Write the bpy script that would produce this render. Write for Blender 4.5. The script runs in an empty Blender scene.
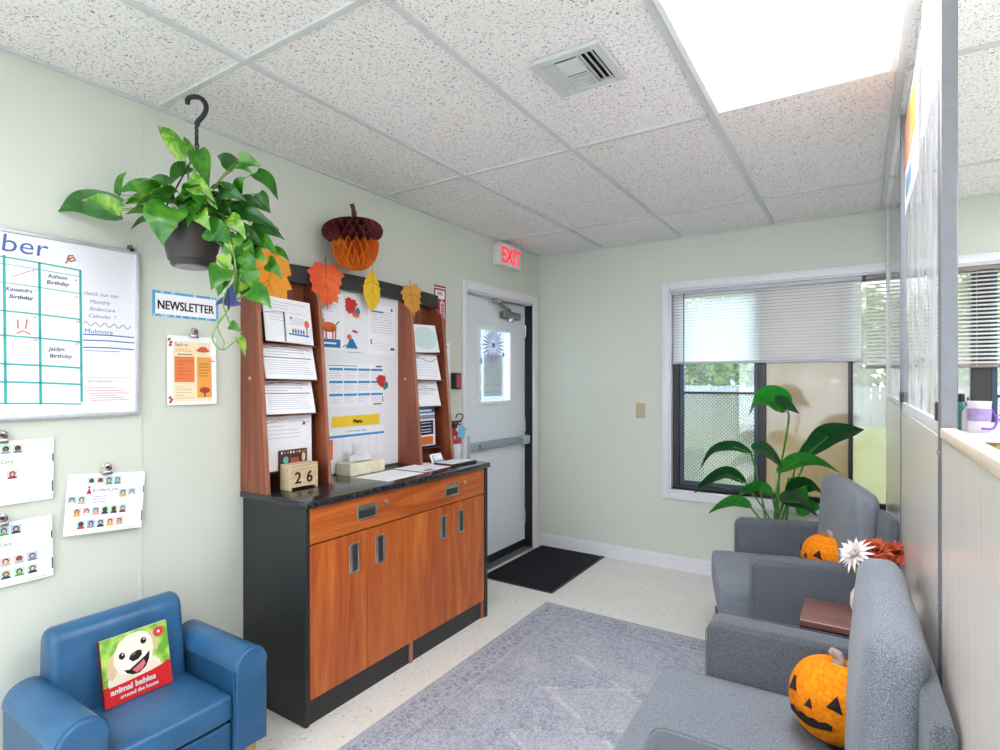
import bpy, bmesh, math, random
from mathutils import Vector, Matrix

R = math.radians
PI = math.pi
random.seed(11)
sc = bpy.context.scene
COL = sc.collection

# ------------------------------------------------------------------ camera
F_PX, YAW, CX, CZ, HORIZON = 557.1, R(32.85), 2.285, 1.390, 380.65
cam_data = bpy.data.cameras.new('camera')
cam_data.sensor_width = 36.0
cam_data.lens = F_PX / 1000.0 * 36.0
cam_data.shift_y = (HORIZON - 375.0) / 1000.0
cam_data.clip_start = 0.02
cam_data.clip_end = 200.0
cam = bpy.data.objects.new('camera', cam_data)
COL.objects.link(cam)
cam.location = (CX, 0.0, CZ)
cam.rotation_euler = (R(90), 0.0, YAW)
sc.camera = cam

# ------------------------------------------------------------------ light outside and exposure
sc.view_settings.view_transform = 'Standard'
sc.view_settings.look = 'None'
sc.view_settings.gamma = 1.0
sc.view_settings.use_curve_mapping = False
sc.view_settings.exposure = 0.80
world = bpy.data.worlds.new('sky')
sc.world = world
world.use_nodes = True
wn = world.node_tree.nodes
wl = world.node_tree.links
wn.clear()
w_out = wn.new('ShaderNodeOutputWorld')
w_bg = wn.new('ShaderNodeBackground')
w_ramp = wn.new('ShaderNodeValToRGB')
w_tc = wn.new('ShaderNodeTexCoord')
w_sep = wn.new('ShaderNodeSeparateXYZ')
wl.new(w_tc.outputs['Generated'], w_sep.inputs[0])
wl.new(w_sep.outputs['Z'], w_ramp.inputs[0])
w_ramp.color_ramp.elements[0].color = (0.86, 0.92, 1.0, 1)
w_ramp.color_ramp.elements[1].color = (0.50, 0.70, 1.0, 1)
wl.new(w_ramp.outputs[0], w_bg.inputs[0])
wl.new(w_bg.outputs[0], w_out.inputs[0])
w_bg.inputs[1].default_value = 4.2
sun_data = bpy.data.lights.new('sun', 'SUN')
sun_data.energy = 5.0
sun_data.angle = R(2)
sun_data.color = (1.0, 0.95, 0.86)
sun = bpy.data.objects.new('sun', sun_data)
COL.objects.link(sun)
sun.rotation_euler = Vector((-0.5, 0.3, -0.8)).to_track_quat('-Z', 'Y').to_euler()     # high sun over the office side: no direct beam through the windows in view
LAMP = 10.0                                      # radiance of the ceiling troffers' diffusers

# ------------------------------------------------------------------ pixel rays (camera above), used to read places off the photograph
FW = Vector((-math.sin(YAW), math.cos(YAW), 0))
RT = Vector((math.cos(YAW), math.sin(YAW), 0))
EYE = Vector((CX, 0, CZ))
def ray(px, py):
    return FW + RT * ((px - 500) / F_PX) + Vector((0, 0, (HORIZON - py) / F_PX))
def at(px, py, depth):
    return EYE + ray(px, py) * depth
def onx(px, py, x):
    d = ray(px, py); return EYE + d * ((x - CX) / d.x)
def ony(px, py, y):
    d = ray(px, py); return EYE + d * (y / d.y)

# ------------------------------------------------------------------ materials
def lin(c):
    if isinstance(c, str):
        c = tuple(int(c[i:i + 2], 16) / 255 for i in (0, 2, 4))
    return tuple(x / 12.92 if x <= 0.04045 else ((x + 0.055) / 1.055) ** 2.4 for x in c)
MATS = {}
def new_mat(name):
    m = bpy.data.materials.new(name); m.use_nodes = True
    nt = m.node_tree; nt.nodes.clear()
    out = nt.nodes.new('ShaderNodeOutputMaterial')
    return m, nt, out
def N(nt, typ, **kw):
    n = nt.nodes.new(typ)
    for k, v in kw.items(): setattr(n, k, v)
    return n
def principled(nt, out, color=None, rough=0.5, metal=0.0, spec=0.5, coat=0.0, trans=0.0):
    b = N(nt, 'ShaderNodeBsdfPrincipled')
    if color is not None: b.inputs['Base Color'].default_value = (*color, 1)
    b.inputs['Roughness'].default_value = rough
    b.inputs['Metallic'].default_value = metal
    b.inputs['Specular IOR Level'].default_value = spec
    b.inputs['Coat Weight'].default_value = coat
    b.inputs['Coat Roughness'].default_value = 0.08
    b.inputs['Transmission Weight'].default_value = trans
    nt.links.new(b.outputs[0], out.inputs['Surface'])
    return b
def coords(nt, scale=(1, 1, 1), rot=(0, 0, 0), kind='Object'):
    tc = N(nt, 'ShaderNodeTexCoord'); mp = N(nt, 'ShaderNodeMapping')
    mp.inputs['Scale'].default_value = scale
    mp.inputs['Rotation'].default_value = rot
    nt.links.new(tc.outputs[kind], mp.inputs[0])
    return mp.outputs[0]
def noise(nt, vec, scale, detail=2.0, rough=0.5, dist=0.0):
    n = N(nt, 'ShaderNodeTexNoise')
    n.inputs['Scale'].default_value = scale; n.inputs['Detail'].default_value = detail
    n.inputs['Roughness'].default_value = rough; n.inputs['Distortion'].default_value = dist
    nt.links.new(vec, n.inputs['Vector'])
    return n.outputs['Fac']
def ramp(nt, fac, stops, interp='LINEAR'):
    r = N(nt, 'ShaderNodeValToRGB'); r.color_ramp.interpolation = interp
    el = r.color_ramp.elements
    while len(el) < len(stops): el.new(0.5)
    for e, (p, c) in zip(el, stops):
        e.position = p
        e.color = (*c, 1) if len(c) == 3 else c
    nt.links.new(fac, r.inputs[0])
    return r.outputs[0]
def mathn(nt, op, a, b=None, c=None, clamp=False):
    n = N(nt, 'ShaderNodeMath', operation=op); n.use_clamp = clamp
    for i, v in enumerate((a, b, c)):
        if v is None: continue
        if isinstance(v, (int, float)): n.inputs[i].default_value = v
        else: nt.links.new(v, n.inputs[i])
    return n.outputs[0]
def mixc(nt, fac, a, b, mode='MIX'):
    n = N(nt, 'ShaderNodeMix', data_type='RGBA', blend_type=mode)
    for sock, v in ((n.inputs[0], fac), (n.inputs[6], a), (n.inputs[7], b)):
        if isinstance(v, (int, float)): sock.default_value = v
        elif isinstance(v, tuple): sock.default_value = (*v, 1)
        else: nt.links.new(v, sock)
    return n.outputs[2]
def bump(nt, bsdf, h, strength=0.3, dist=0.01):
    b = N(nt, 'ShaderNodeBump'); b.inputs['Strength'].default_value = strength; b.inputs['Distance'].default_value = dist
    nt.links.new(h, b.inputs['Height']); nt.links.new(b.outputs[0], bsdf.inputs['Normal'])
def plain(name, c, rough=0.5, metal=0.0, spec=0.5, coat=0.0, var=0.06, nscale=40.0):
    """a paint, plastic or metal with a little procedural unevenness"""
    if name in MATS: return MATS[name]
    m, nt, out = new_mat(name)
    c = lin(c)
    b = principled(nt, out, c, rough, metal, spec, coat)
    v = noise(nt, coords(nt), nscale, 3)
    lo = tuple(x * (1 - var) for x in c); hi = tuple(min(1, x * (1 + var)) for x in c)
    nt.links.new(ramp(nt, v, [(0.3, lo), (0.7, hi)]), b.inputs['Base Color'])
    MATS[name] = m
    return m
def ink(c):
    return plain('ink_' + c, c, 0.6, spec=0.25, var=0.03, nscale=120)
def two_tone(name, c1, c2, scale, rough, lo=0.4, hi=0.6, detail=3, bumps=0.0, bscale=None, stretch=(1, 1, 1), spec=0.5, coat=0.0, bdist=0.004, dist=0.0):
    m, nt, out = new_mat(name)
    vec = coords(nt, stretch)
    b = principled(nt, out, None, rough, spec=spec, coat=coat)
    f = noise(nt, vec, scale, detail, dist=dist)
    nt.links.new(ramp(nt, f, [(lo, lin(c1)), (hi, lin(c2))]), b.inputs['Base Color'])
    if bumps:
        h = noise(nt, vec, bscale or scale, 3)
        bump(nt, b, h, bumps, bdist)
    MATS[name] = m
    return m
def wood(name, dark, mid, light, axis='z', scale=9.0, rough=0.32, coat=0.15):
    m, nt, out = new_mat(name)
    st = {'z': (1, 1, 0.11), 'y': (1, 0.11, 1), 'x': (0.11, 1, 1)}[axis]
    vec = coords(nt, st)
    b = principled(nt, out, None, rough, coat=coat)
    f = noise(nt, vec, scale, 5, 0.6, dist=1.6)
    base = ramp(nt, f, [(0.30, lin(dark)), (0.50, lin(mid)), (0.70, lin(light))])
    st2 = {'z': (1, 1, 0.03), 'y': (1, 0.03, 1), 'x': (0.03, 1, 1)}[axis]
    g = noise(nt, coords(nt, st2), 150, 2, 0.6)
    grain = ramp(nt, g, [(0.35, (0.72, 0.70, 0.68)), (0.6, (1, 1, 1))])
    nt.links.new(mixc(nt, 0.7, base, grain, 'MULTIPLY'), b.inputs['Base Color'])
    MATS[name] = m
    return m
def emit(name, c, s, face=None):
    m, nt, out = new_mat(name)
    e = N(nt, 'ShaderNodeEmission'); e.inputs[0].default_value = (*lin(c), 1); e.inputs[1].default_value = s
    nt.links.new(e.outputs[0], out.inputs['Surface'])
    MATS[name] = m
    return m
def clear(name, tint=(0.95, 0.97, 0.97), haze=0.0, hazec=(0.8, 0.8, 0.8), wav=0.0, wscale=6.0, ior=1.45, rough=0.0, wstretch=(1, 1, 1), back=0.5, mottle=0.0):
    """thin clear or hazy sheet: see-through + mirror by Fresnel, optional haze layer that scatters light"""
    m, nt, out = new_mat(name)
    t = N(nt, 'ShaderNodeBsdfTransparent'); t.inputs[0].default_value = (*tint, 1)
    g = N(nt, 'ShaderNodeBsdfGlossy'); g.inputs['Roughness'].default_value = rough
    fr = N(nt, 'ShaderNodeLayerWeight'); fr.inputs[0].default_value = 0.5
    f0 = ((ior - 1) / (ior + 1)) ** 2 * 2
    fac = mathn(nt, 'MULTIPLY_ADD', mathn(nt, 'POWER', fr.outputs['Facing'], 5.0), 1 - f0, f0)
    mx = N(nt, 'ShaderNodeMixShader')
    nt.links.new(fac, mx.inputs[0])
    base = t.outputs[0]
    if haze:
        d = N(nt, 'ShaderNodeBsdfDiffuse'); d.inputs[0].default_value = (*hazec, 1)
        tl = N(nt, 'ShaderNodeBsdfTranslucent'); tl.inputs[0].default_value = (*hazec, 1)
        dm = N(nt, 'ShaderNodeMixShader'); dm.inputs[0].default_value = back
        nt.links.new(d.outputs[0], dm.inputs[1]); nt.links.new(tl.outputs[0], dm.inputs[2])
        hm = N(nt, 'ShaderNodeMixShader')
        hn = noise(nt, coords(nt, wstretch), 4.0, 5, 0.6, 0.8)
        nt.links.new(ramp(nt, hn, [(0.3, (haze * (0.85 - mottle),) * 3), (0.7, (min(1, haze * (1.12 + mottle)),) * 3)]), hm.inputs[0])
        nt.links.new(base, hm.inputs[1]); nt.links.new(dm.outputs[0], hm.inputs[2])
        base = hm.outputs[0]
    nt.links.new(base, mx.inputs[1]); nt.links.new(g.outputs[0], mx.inputs[2])
    if wav:
        h = noise(nt, coords(nt, wstretch), wscale, 3, 0.5, 0.6)
        bp = N(nt, 'ShaderNodeBump'); bp.inputs['Strength'].default_value = wav; bp.inputs['Distance'].default_value = 0.02
        nt.links.new(h, bp.inputs['Height'])
        nt.links.new(bp.outputs[0], g.inputs['Normal']); nt.links.new(bp.outputs[0], fr.inputs['Normal'])
    nt.links.new(mx.outputs[0], out.inputs['Surface'])
    MATS[name] = m
    return m
def leafmat(name, dark, mid, light, lo=0.42, hi=0.66, scale=22, rough=0.33, trans=0.25):
    m, nt, out = new_mat(name)
    b = principled(nt, out, None, rough, coat=0.1)
    f = noise(nt, coords(nt), scale, 4, 0.6, 0.8)
    col = ramp(nt, f, [(0.25, lin(dark)), (lo, lin(mid)), (hi, lin(light))])
    nt.links.new(col, b.inputs['Base Color'])
    tl = N(nt, 'ShaderNodeBsdfTranslucent'); nt.links.new(col, tl.inputs[0])
    mx = N(nt, 'ShaderNodeMixShader'); mx.inputs[0].default_value = trans
    nt.links.new(b.outputs[0], mx.inputs[1]); nt.links.new(tl.outputs[0], mx.inputs[2])
    nt.links.new(mx.outputs[0], out.inputs['Surface'])
    MATS[name] = m
    return m
def fabric(name, c1, c2, scale=260, bstr=0.35, rough=0.92):
    m, nt, out = new_mat(name)
    b = principled(nt, out, None, rough, spec=0.2)
    b.inputs['Sheen Weight'].default_value = 0.15
    v = coords(nt)
    f = noise(nt, v, scale, 2, 0.7)
    g = noise(nt, v, 5, 3)
    col = ramp(nt, f, [(0.36, lin(c1)), (0.64, lin(c2))])
    sh = ramp(nt, g, [(0.3, (0.90, 0.90, 0.90)), (0.7, (1, 1, 1))])
    nt.links.new(mixc(nt, 1.0, col, sh, 'MULTIPLY'), b.inputs['Base Color'])
    bump(nt, b, f, bstr, 0.002)
    MATS[name] = m
    return m

# ------------------------------------------------------------------ mesh building
WM = {}
class MB:
    def __init__(self):
        self.v = []; self.f = []; self.fm = []; self.mats = []
    def mi(self, m):
        if m not in self.mats: self.mats.append(m)
        return self.mats.index(m)
    def add(self, verts, faces, m, mtx=None):
        b = len(self.v); k = self.mi(m)
        self.v.extend([(mtx @ Vector(p)) if mtx else Vector(p) for p in verts])
        for f in faces:
            self.f.append(tuple(i + b for i in f)); self.fm.append(k)
        return self
    def add_bm(self, bm, m, mtx=None):
        bm.verts.index_update()
        self.add([v.co.copy() for v in bm.verts], [[v.index for v in f.verts] for f in bm.faces], m, mtx)
        bm.free(); return self
    def poly(self, pts, m, mtx=None):
        return self.add(pts, [tuple(range(len(pts)))], m, mtx)
    def box(self, lo, hi, m, bev=0.0, seg=2, mtx=None):
        lo = Vector(lo); hi = Vector(hi)
        bm = bmesh.new(); bmesh.ops.create_cube(bm, size=1.0)
        for v in bm.verts:
            v.co = Vector((lo[i] + (v.co[i] + 0.5) * (hi[i] - lo[i]) for i in range(3)))
        if bev:
            bev = min(bev, 0.49 * min(abs(hi[i] - lo[i]) for i in range(3)))
            bmesh.ops.bevel(bm, geom=list(bm.edges), offset=bev, segments=seg, affect='EDGES', profile=0.5)
        return self.add_bm(bm, m, mtx)
    def prism(self, prof, fn, w0, w1, m, bev=0.0, seg=2, mtx=None):
        """prof: list of (a, b); fn(a, b, w) -> point; extruded from w0 to w1, cap rims rounded by bev"""
        bm = bmesh.new()
        v0 = [bm.verts.new(fn(a, b, w0)) for a, b in prof]
        v1 = [bm.verts.new(fn(a, b, w1)) for a, b in prof]
        n = len(prof)
        f0 = bm.faces.new(v0); f1 = bm.faces.new(v1[::-1])
        for i in range(n):
            j = (i + 1) % n
            bm.faces.new((v0[j], v0[i], v1[i], v1[j]))
        bmesh.ops.recalc_face_normals(bm, faces=list(bm.faces))
        if bev:
            es = list(set(f0.edges) | set(f1.edges))
            bmesh.ops.bevel(bm, geom=es, offset=bev, segments=seg, affect='EDGES', profile=0.5, clamp_overlap=True)
        return self.add_bm(bm, m, mtx)
    def tube(self, pts, r, m, seg=8, mtx=None):
        pts = [Vector(p) for p in pts]; n = len(pts)
        rs = r if isinstance(r, (list, tuple)) else [r] * n
        V = []; F = []
        t0 = (pts[1] - pts[0]).normalized()
        ref = Vector((0, 0, 1)) if abs(t0.z) < 0.9 else Vector((1, 0, 0))
        u = t0.cross(ref).normalized()
        for i, p in enumerate(pts):
            t = (pts[min(i + 1, n - 1)] - pts[max(i - 1, 0)])
            t = t.normalized() if t.length > 1e-9 else t0
            u = (u - t * u.dot(t))
            u = u.normalized() if u.length > 1e-6 else t.orthogonal().normalized()
            w = t.cross(u)
            for k in range(seg):
                a = 2 * PI * k / seg
                V.append(p + (u * math.cos(a) + w * math.sin(a)) * rs[i])
        for i in range(n - 1):
            for k in range(seg):
                k2 = (k + 1) % seg
                F.append((i * seg + k, i * seg + k2, (i + 1) * seg + k2, (i + 1) * seg + k))
        F.append(tuple(range(seg))[::-1]); F.append(tuple((n - 1) * seg + k for k in range(seg)))
        return self.add(V, F, m, mtx)
    def lathe(self, prof, c, m, seg=24, mtx=None, rfun=None):
        V = []; F = []; n = len(prof)
        for r, z in prof:
            for k in range(seg):
                a = 2 * PI * k / seg
                rr = max(r, 1e-4) * (rfun(a, z) if rfun else 1)
                V.append((c[0] + rr * math.cos(a), c[1] + rr * math.sin(a), c[2] + z))
        for i in range(n - 1):
            for k in range(seg):
                k2 = (k + 1) % seg
                F.append((i * seg + k, i * seg + k2, (i + 1) * seg + k2, (i + 1) * seg + k))
        F.append(tuple(range(seg))[::-1]); F.append(tuple((n - 1) * seg + k for k in range(seg)))
        return self.add(V, F, m, mtx)
    def build(self, name, parent=None, smooth=False, world=True):
        if parent is not None and world:
            inv = WM[parent.name].inverted()
            V = [inv @ v for v in self.v]
            origin = None
        elif parent is not None:
            V = self.v
        else:
            lo = Vector((min(v[i] for v in self.v) for i in range(3)))
            hi = Vector((max(v[i] for v in self.v) for i in range(3)))
            origin = Vector(((lo.x + hi.x) / 2, (lo.y + hi.y) / 2, lo.z))
            V = [v - origin for v in self.v]
        me = bpy.data.meshes.new(name)
        me.from_pydata([tuple(v) for v in V], [], self.f)
        for m in self.mats: me.materials.append(m)
        me.polygons.foreach_set('material_index', self.fm)
        if smooth:
            me.shade_smooth(); me.set_sharp_from_angle(angle=R(smooth if smooth is not True else 38))
        me.update()
        o = bpy.data.objects.new(name, me); COL.objects.link(o)
        if parent is not None:
            o.parent = parent; WM[o.name] = WM[parent.name]
        else:
            o.location = origin; WM[o.name] = Matrix.Translation(origin)
        return o
def tag(o, label, cat, group=None, kind=None):
    o['label'] = label; o['category'] = cat
    if group: o['group'] = group
    if kind: o['kind'] = kind
    return o
def thing(name, label, cat, loc, rz=0.0, group=None):
    o = bpy.data.objects.new(name, None); COL.objects.link(o)
    o.empty_display_size = 0.1
    o.location = loc; o.rotation_euler = (0, 0, rz)
    WM[o.name] = Matrix.Translation(Vector(loc)) @ Matrix.Rotation(rz, 4, 'Z')
    return tag(o, label, cat, group)
def struct(o):
    o['kind'] = 'structure'; return o
def copy_tree(src, parent=None):
    c = src.copy(); COL.objects.link(c)
    if parent is not None: c.parent = parent
    for ch in src.children: copy_tree(ch, c)
    return c

_TXT = {}
def text_mesh(s):
    if s not in _TXT:
        cu = bpy.data.curves.new('lettering', 'FONT'); cu.body = s; cu.size = 1.0; cu.resolution_u = 3
        ob = bpy.data.objects.new('lettering', cu); COL.objects.link(ob)
        me = bpy.data.meshes.new_from_object(ob.evaluated_get(bpy.context.evaluated_depsgraph_get()))
        V = [(v.co.x, v.co.y) for v in me.vertices]; P = [tuple(p.vertices) for p in me.polygons]
        bpy.data.objects.remove(ob); bpy.data.curves.remove(cu); bpy.data.meshes.remove(me)
        _TXT[s] = (V, P)
    return _TXT[s]
class Art(MB):
    """a flat printed or hand-drawn thing: slab of paper or board with layers of print on its face"""
    def __init__(self, O, U, V, w, h, m, t=0.0008, bend=None, step=0.00012):
        super().__init__()
        self.O = Vector(O); self.U = Vector(U).normalized(); self.V = Vector(V).normalized()
        self.Nn = self.U.cross(self.V).normalized(); self.w = w; self.h = h
        self.bend = bend or (lambda u, v: 0.0); self.step = step; self.lay = 0
        nu, nv = (10, 10) if bend else (1, 1)
        self.slab(m, t, nu, nv)
    def P(self, u, v, n=0.0):
        return self.O + self.U * u + self.V * v + self.Nn * (n + self.bend(u / self.w, v / self.h))
    def slab(self, m, t, nu, nv):
        if t <= 0: return
        g = [[self.P(self.w * i / nu, self.h * j / nv) for i in range(nu + 1)] for j in range(nv + 1)]
        b = [[self.P(self.w * i / nu, self.h * j / nv, -t) for i in range(nu + 1)] for j in range(nv + 1)]
        V = [p for row in g for p in row] + [p for row in b for p in row]
        o = (nu + 1) * (nv + 1); ix = lambda i, j: j * (nu + 1) + i
        F = []
        for j in range(nv):
            for i in range(nu):
                q = (ix(i, j), ix(i + 1, j), ix(i + 1, j + 1), ix(i, j + 1))
                F.append(q); F.append(tuple(k + o for k in q[::-1]))
        for i in range(nu):
            F.append((ix(i + 1, 0), ix(i, 0), ix(i, 0) + o, ix(i + 1, 0) + o))
            F.append((ix(i, nv), ix(i + 1, nv), ix(i + 1, nv) + o, ix(i, nv) + o))
        for j in range(nv):
            F.append((ix(0, j), ix(0, j + 1), ix(0, j + 1) + o, ix(0, j) + o))
            F.append((ix(nu, j + 1), ix(nu, j), ix(nu, j) + o, ix(nu, j + 1) + o))
        self.add(V, F, m)
    def layer(self): self.lay += 1; return self
    def shape(self, pts, m, n=None):
        k = (self.lay + 1) * self.step if n is None else n
        return self.poly([self.P(u, v, k) for u, v in pts], m)
    def rect(self, u0, v0, u1, v1, m):
        if self.bend(0.3, 0.2) == 0 and self.bend(0.9, 0.9) == 0:
            return self.shape([(u0, v0), (u1, v0), (u1, v1), (u0, v1)], m)
        n = max(1, int(6 * abs(u1 - u0) / self.w)); q = max(1, int(6 * abs(v1 - v0) / self.h))
        for i in range(n):
            for j in range(q):
                a0 = u0 + (u1 - u0) * i / n; a1 = u0 + (u1 - u0) * (i + 1) / n
                b0 = v0 + (v1 - v0) * j / q; b1 = v0 + (v1 - v0) * (j + 1) / q
                self.shape([(a0, b0), (a1, b0), (a1, b1), (a0, b1)], m)
        return self
    def ell(self, cu, cv, ru, rv, m, rot=0.0, n=18, a0=0.0, a1=2 * PI):
        c, s = math.cos(rot), math.sin(rot); full = abs(a1 - a0) > 6.2
        pts = []
        for i in range(n if full else n + 1):
            a = a0 + (a1 - a0) * i / n
            x, y = ru * math.cos(a), rv * math.sin(a)
            pts.append((cu + x * c - y * s, cv + x * s + y * c))
        return self.shape(pts, m)
    def stroke(self, pts, w, m):
        for (a, b), (c, d) in zip(pts, pts[1:]):
            L = math.hypot(c - a, d - b)
            if L < 1e-6: continue
            nx, ny = -(d - b) / L * w / 2, (c - a) / L * w / 2
            ex, ey = (c - a) / L * w * 0.35, (d - b) / L * w * 0.35
            self.shape([(a - ex + nx, b - ey + ny), (a - ex - nx, b - ey - ny), (c + ex - nx, d + ey - ny), (c + ex + nx, d + ey + ny)], m)
        return self
    def text(self, s, u, v, h, m, align='l', shear=0.0, rot=0.0, sx=1.0, bold=0.0):
        V, P = text_mesh(s)
        if not V: return self
        k = h / 0.70
        xs = [x for x, y in V]; wd = (max(xs) - min(xs)) * k * sx; x0 = min(xs)
        off = {'l': 0, 'c': -wd / 2, 'r': -wd}[align]
        c, s_ = math.cos(rot), math.sin(rot)
        z = (self.lay + 1) * self.step
        for dx in ((0,) if not bold else (-bold, 0, bold)):
            for dy in ((0,) if not bold else (-bold * 0.6, bold * 0.6)):
                pts = []
                for x, y in V:
                    a = (x - x0) * k * sx + shear * y * k + off + dx; b = y * k + dy
                    pts.append(self.P(u + a * c - b * s_, v + a * s_ + b * c, z + abs(dx) * 0.02))
                self.add(pts, P, m)
        return self
    def lines(self, u0, v1, u1, v0, n, m, t=0.0012, seed=1):
        rnd = random.Random(seed)
        for i in range(n):
            v = v1 + (v0 - v1) * (i + 0.5) / n
            e = u1 - (u1 - u0) * rnd.choice((0, 0.05, 0.1, 0.2, 0.5))
            self.rect(u0, v - t / 2, e, v + t / 2, m)
        return self
def lerp(a, b, t): return a + (b - a) * t
def bez(pts, n=16):
    """Catmull-Rom curve through the points"""
    P = [Vector(p) for p in pts]; out = []
    P = [P[0] * 2 - P[1]] + P + [P[-1] * 2 - P[-2]]
    for i in range(1, len(P) - 2):
        a, b, c, d = P[i - 1:i + 3]
        for k in range(n):
            t = k / n
            out.append(0.5 * ((2 * b) + (c - a) * t + (2 * a - 5 * b + 4 * c - d) * t * t + (3 * b - a - 3 * c + d) * t ** 3))
    out.append(P[-2]); return out
def leaf(mb, mid, width, side, m, fold=0.25, shape='heart', up=None):
    """a leaf blade around the midrib points MID; SIDE: direction of the blade; WIDTH: full width"""
    mid = bez(mid, 5) if len(mid) > 2 else [Vector(mid[0]).lerp(Vector(mid[1]), i / 8) for i in range(9)]
    n = len(mid); V = []; F = []
    side = Vector(side).normalized()
    for i, p in enumerate(mid):
        t = i / (n - 1)
        if shape == 'heart': w = math.sin(PI * min(1, (t + 0.10) / 1.10) ** 0.62) ** 0.85 if t < 0.999 else 0
        elif shape == 'paddle': w = math.sin(PI * min(1, (t + 0.03) / 1.03) ** 0.85) ** 0.75 if t < 0.999 else 0
        else: w = math.sin(PI * t)
        w = max(w * (1.08 - 0.42 * t * t), 0.02) * width / 2
        tg = (mid[min(i + 1, n - 1)] - mid[max(i - 1, 0)]).normalized()
        s = (side - tg * side.dot(tg)).normalized()
        nn = tg.cross(s)
        if nn.z < 0: nn = -nn
        back = tg * (-0.18 * width / 2 if (shape == 'heart' and t < 0.25) else 0)
        for k in (-1, -0.5, 0, 0.5, 1):
            V.append(p + s * (w * k) + nn * (fold * w * (abs(k) ** 1.3) * (1.0 if abs(k) < 0.9 else 0.85)) + back * (abs(k) ** 2))
    for i in range(n - 1):
        for k in range(4):
            F.append((i * 5 + k, i * 5 + k + 1, (i + 1) * 5 + k + 1, (i + 1) * 5 + k))
    mb.add(V, F, m)

# ------------------------------------------------------------------ palette
H = 2.44; YB = 4.155; XR = 4.6; YF = -2.6; PX = 2.423
def ceiling_mat():
    m, nt, out = new_mat('ceiling_tile')
    v = coords(nt)
    b = principled(nt, out, None, 0.95, spec=0.1)
    f1 = noise(nt, v, 62, 1.5, 0.5, 1.2)
    # short worm-like fissures: a narrow band of a distorted noise, broken up by a second one
    band = mathn(nt, 'ABSOLUTE', mathn(nt, 'SUBTRACT', f1, 0.5))
    worm = mathn(nt, 'LESS_THAN', band, 0.022)
    brk = mathn(nt, 'GREATER_THAN', noise(nt, v, 85, 1.0), 0.505)
    vor = N(nt, 'ShaderNodeTexVoronoi'); vor.inputs['Scale'].default_value = 70
    nt.links.new(v, vor.inputs['Vector'])
    dot = mathn(nt, 'LESS_THAN', vor.outputs['Distance'], 0.13)
    mask = mathn(nt, 'MAXIMUM', mathn(nt, 'MULTIPLY', worm, brk), mathn(nt, 'MULTIPLY', dot, 0.55))
    base = ramp(nt, noise(nt, v, 240, 2), [(0.3, lin('ebe6e3')), (0.7, lin('f4f0ed'))])
    nt.links.new(mixc(nt, mask, base, lin('86827f')), b.inputs['Base Color'])
    bump(nt, b, mathn(nt, 'SUBTRACT', 1.0, mask), 0.25, 0.003)
    return m
def floor_mat():
    m, nt, out = new_mat('speckled_vinyl_floor')
    v = coords(nt)
    b = principled(nt, out, None, 0.30, spec=0.5)
    big = ramp(nt, noise(nt, v, 2.2, 3), [(0.3, lin('ddd8d0')), (0.7, lin('e5e1da'))])
    f = noise(nt, v, 75, 3, 0.7)
    c = mixc(nt, ramp(nt, f, [(0.60, (0, 0, 0)), (0.66, (1, 1, 1))]), big, lin('b79f86'))
    g = noise(nt, v, 120, 2, 0.6)
    c = mixc(nt, ramp(nt, g, [(0.62, (0, 0, 0)), (0.68, (0.8, 0.8, 0.8))]), c, lin('f2ece4'))
    nt.links.new(c, b.inputs['Base Color'])
    return m
def wall_mat():
    m, nt, out = new_mat('pale_green_paint')
    v = coords(nt)
    b = principled(nt, out, None, 0.55, spec=0.3)
    nt.links.new(ramp(nt, noise(nt, v, 1.3, 3), [(0.3, lin('cfd2c6')), (0.7, lin('d4d7cb'))]), b.inputs['Base Color'])
    bump(nt, b, noise(nt, v, 90, 3), 0.06, 0.002)
    return m
M_ceil, M_floor, M_wall = ceiling_mat(), floor_mat(), wall_mat()
M_white = plain('white_paint', 'e9e8ea', 0.45, var=0.02)
M_trim = plain('trim_paint', 'e3e0e4', 0.4, var=0.02)
M_paper = plain('paper', 'f3f2f6', 0.7, spec=0.2, var=0.015)
M_tee = plain('grid_enamel', 'cccecb', 0.65, var=0.04)
M_black = plain('black_enamel', '17161a', 0.4, var=0.1)
M_dark = plain('bronze_frame', '2b2629', 0.4, var=0.1)
M_blueframe = plain('blue_grey_sash', '34465a', 0.4, var=0.1)
M_alu = plain('brushed_aluminium', '757478', 0.45, 0.35, var=0.05)
M_steel = plain('steel', 'b9bbbd', 0.22, 1.0, var=0.05)
M_glass = clear('window_glass', (0.93, 0.97, 0.97), haze=0.03, hazec=(0.85, 0.88, 0.9))

# ------------------------------------------------------------------ the room
b = MB(); b.box((-0.12, YF - 0.1, -0.06), (XR + 0.1, YB + 0.12, 0.0), M_floor); struct(b.build('floor'))
b = MB(); b.box((-0.12, YF - 0.1, H + 0.008), (XR + 0.1, YB + 0.12, H + 0.12), M_ceil); ceiling = struct(b.build('ceiling'))
g = MB()
GX = [0.579 - 0.6096 * 0 + 0.6075 * k for k in range(0, 7)]
GY = [3.528 - 1.2192 * k for k in range(0, 6)]
for x in GX: g.box((x - 0.012, YF, H - 0.001), (x + 0.012, YB, H + 0.009), M_tee, 0.001, 1)
for y in GY: g.box((0.0, y - 0.011, H), (XR, y + 0.011, H + 0.009), M_tee, 0.001, 1)
struct(g.build('trim_1'))
g = MB()       # wall angle under the ceiling edge
g.box((0.0, YF, H - 0.004), (0.016, YB, H + 0.008), M_tee); g.box((0.0, YB - 0.016, H - 0.004), (XR, YB, H + 0.008), M_tee)
struct(g.build('trim_2'))

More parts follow.
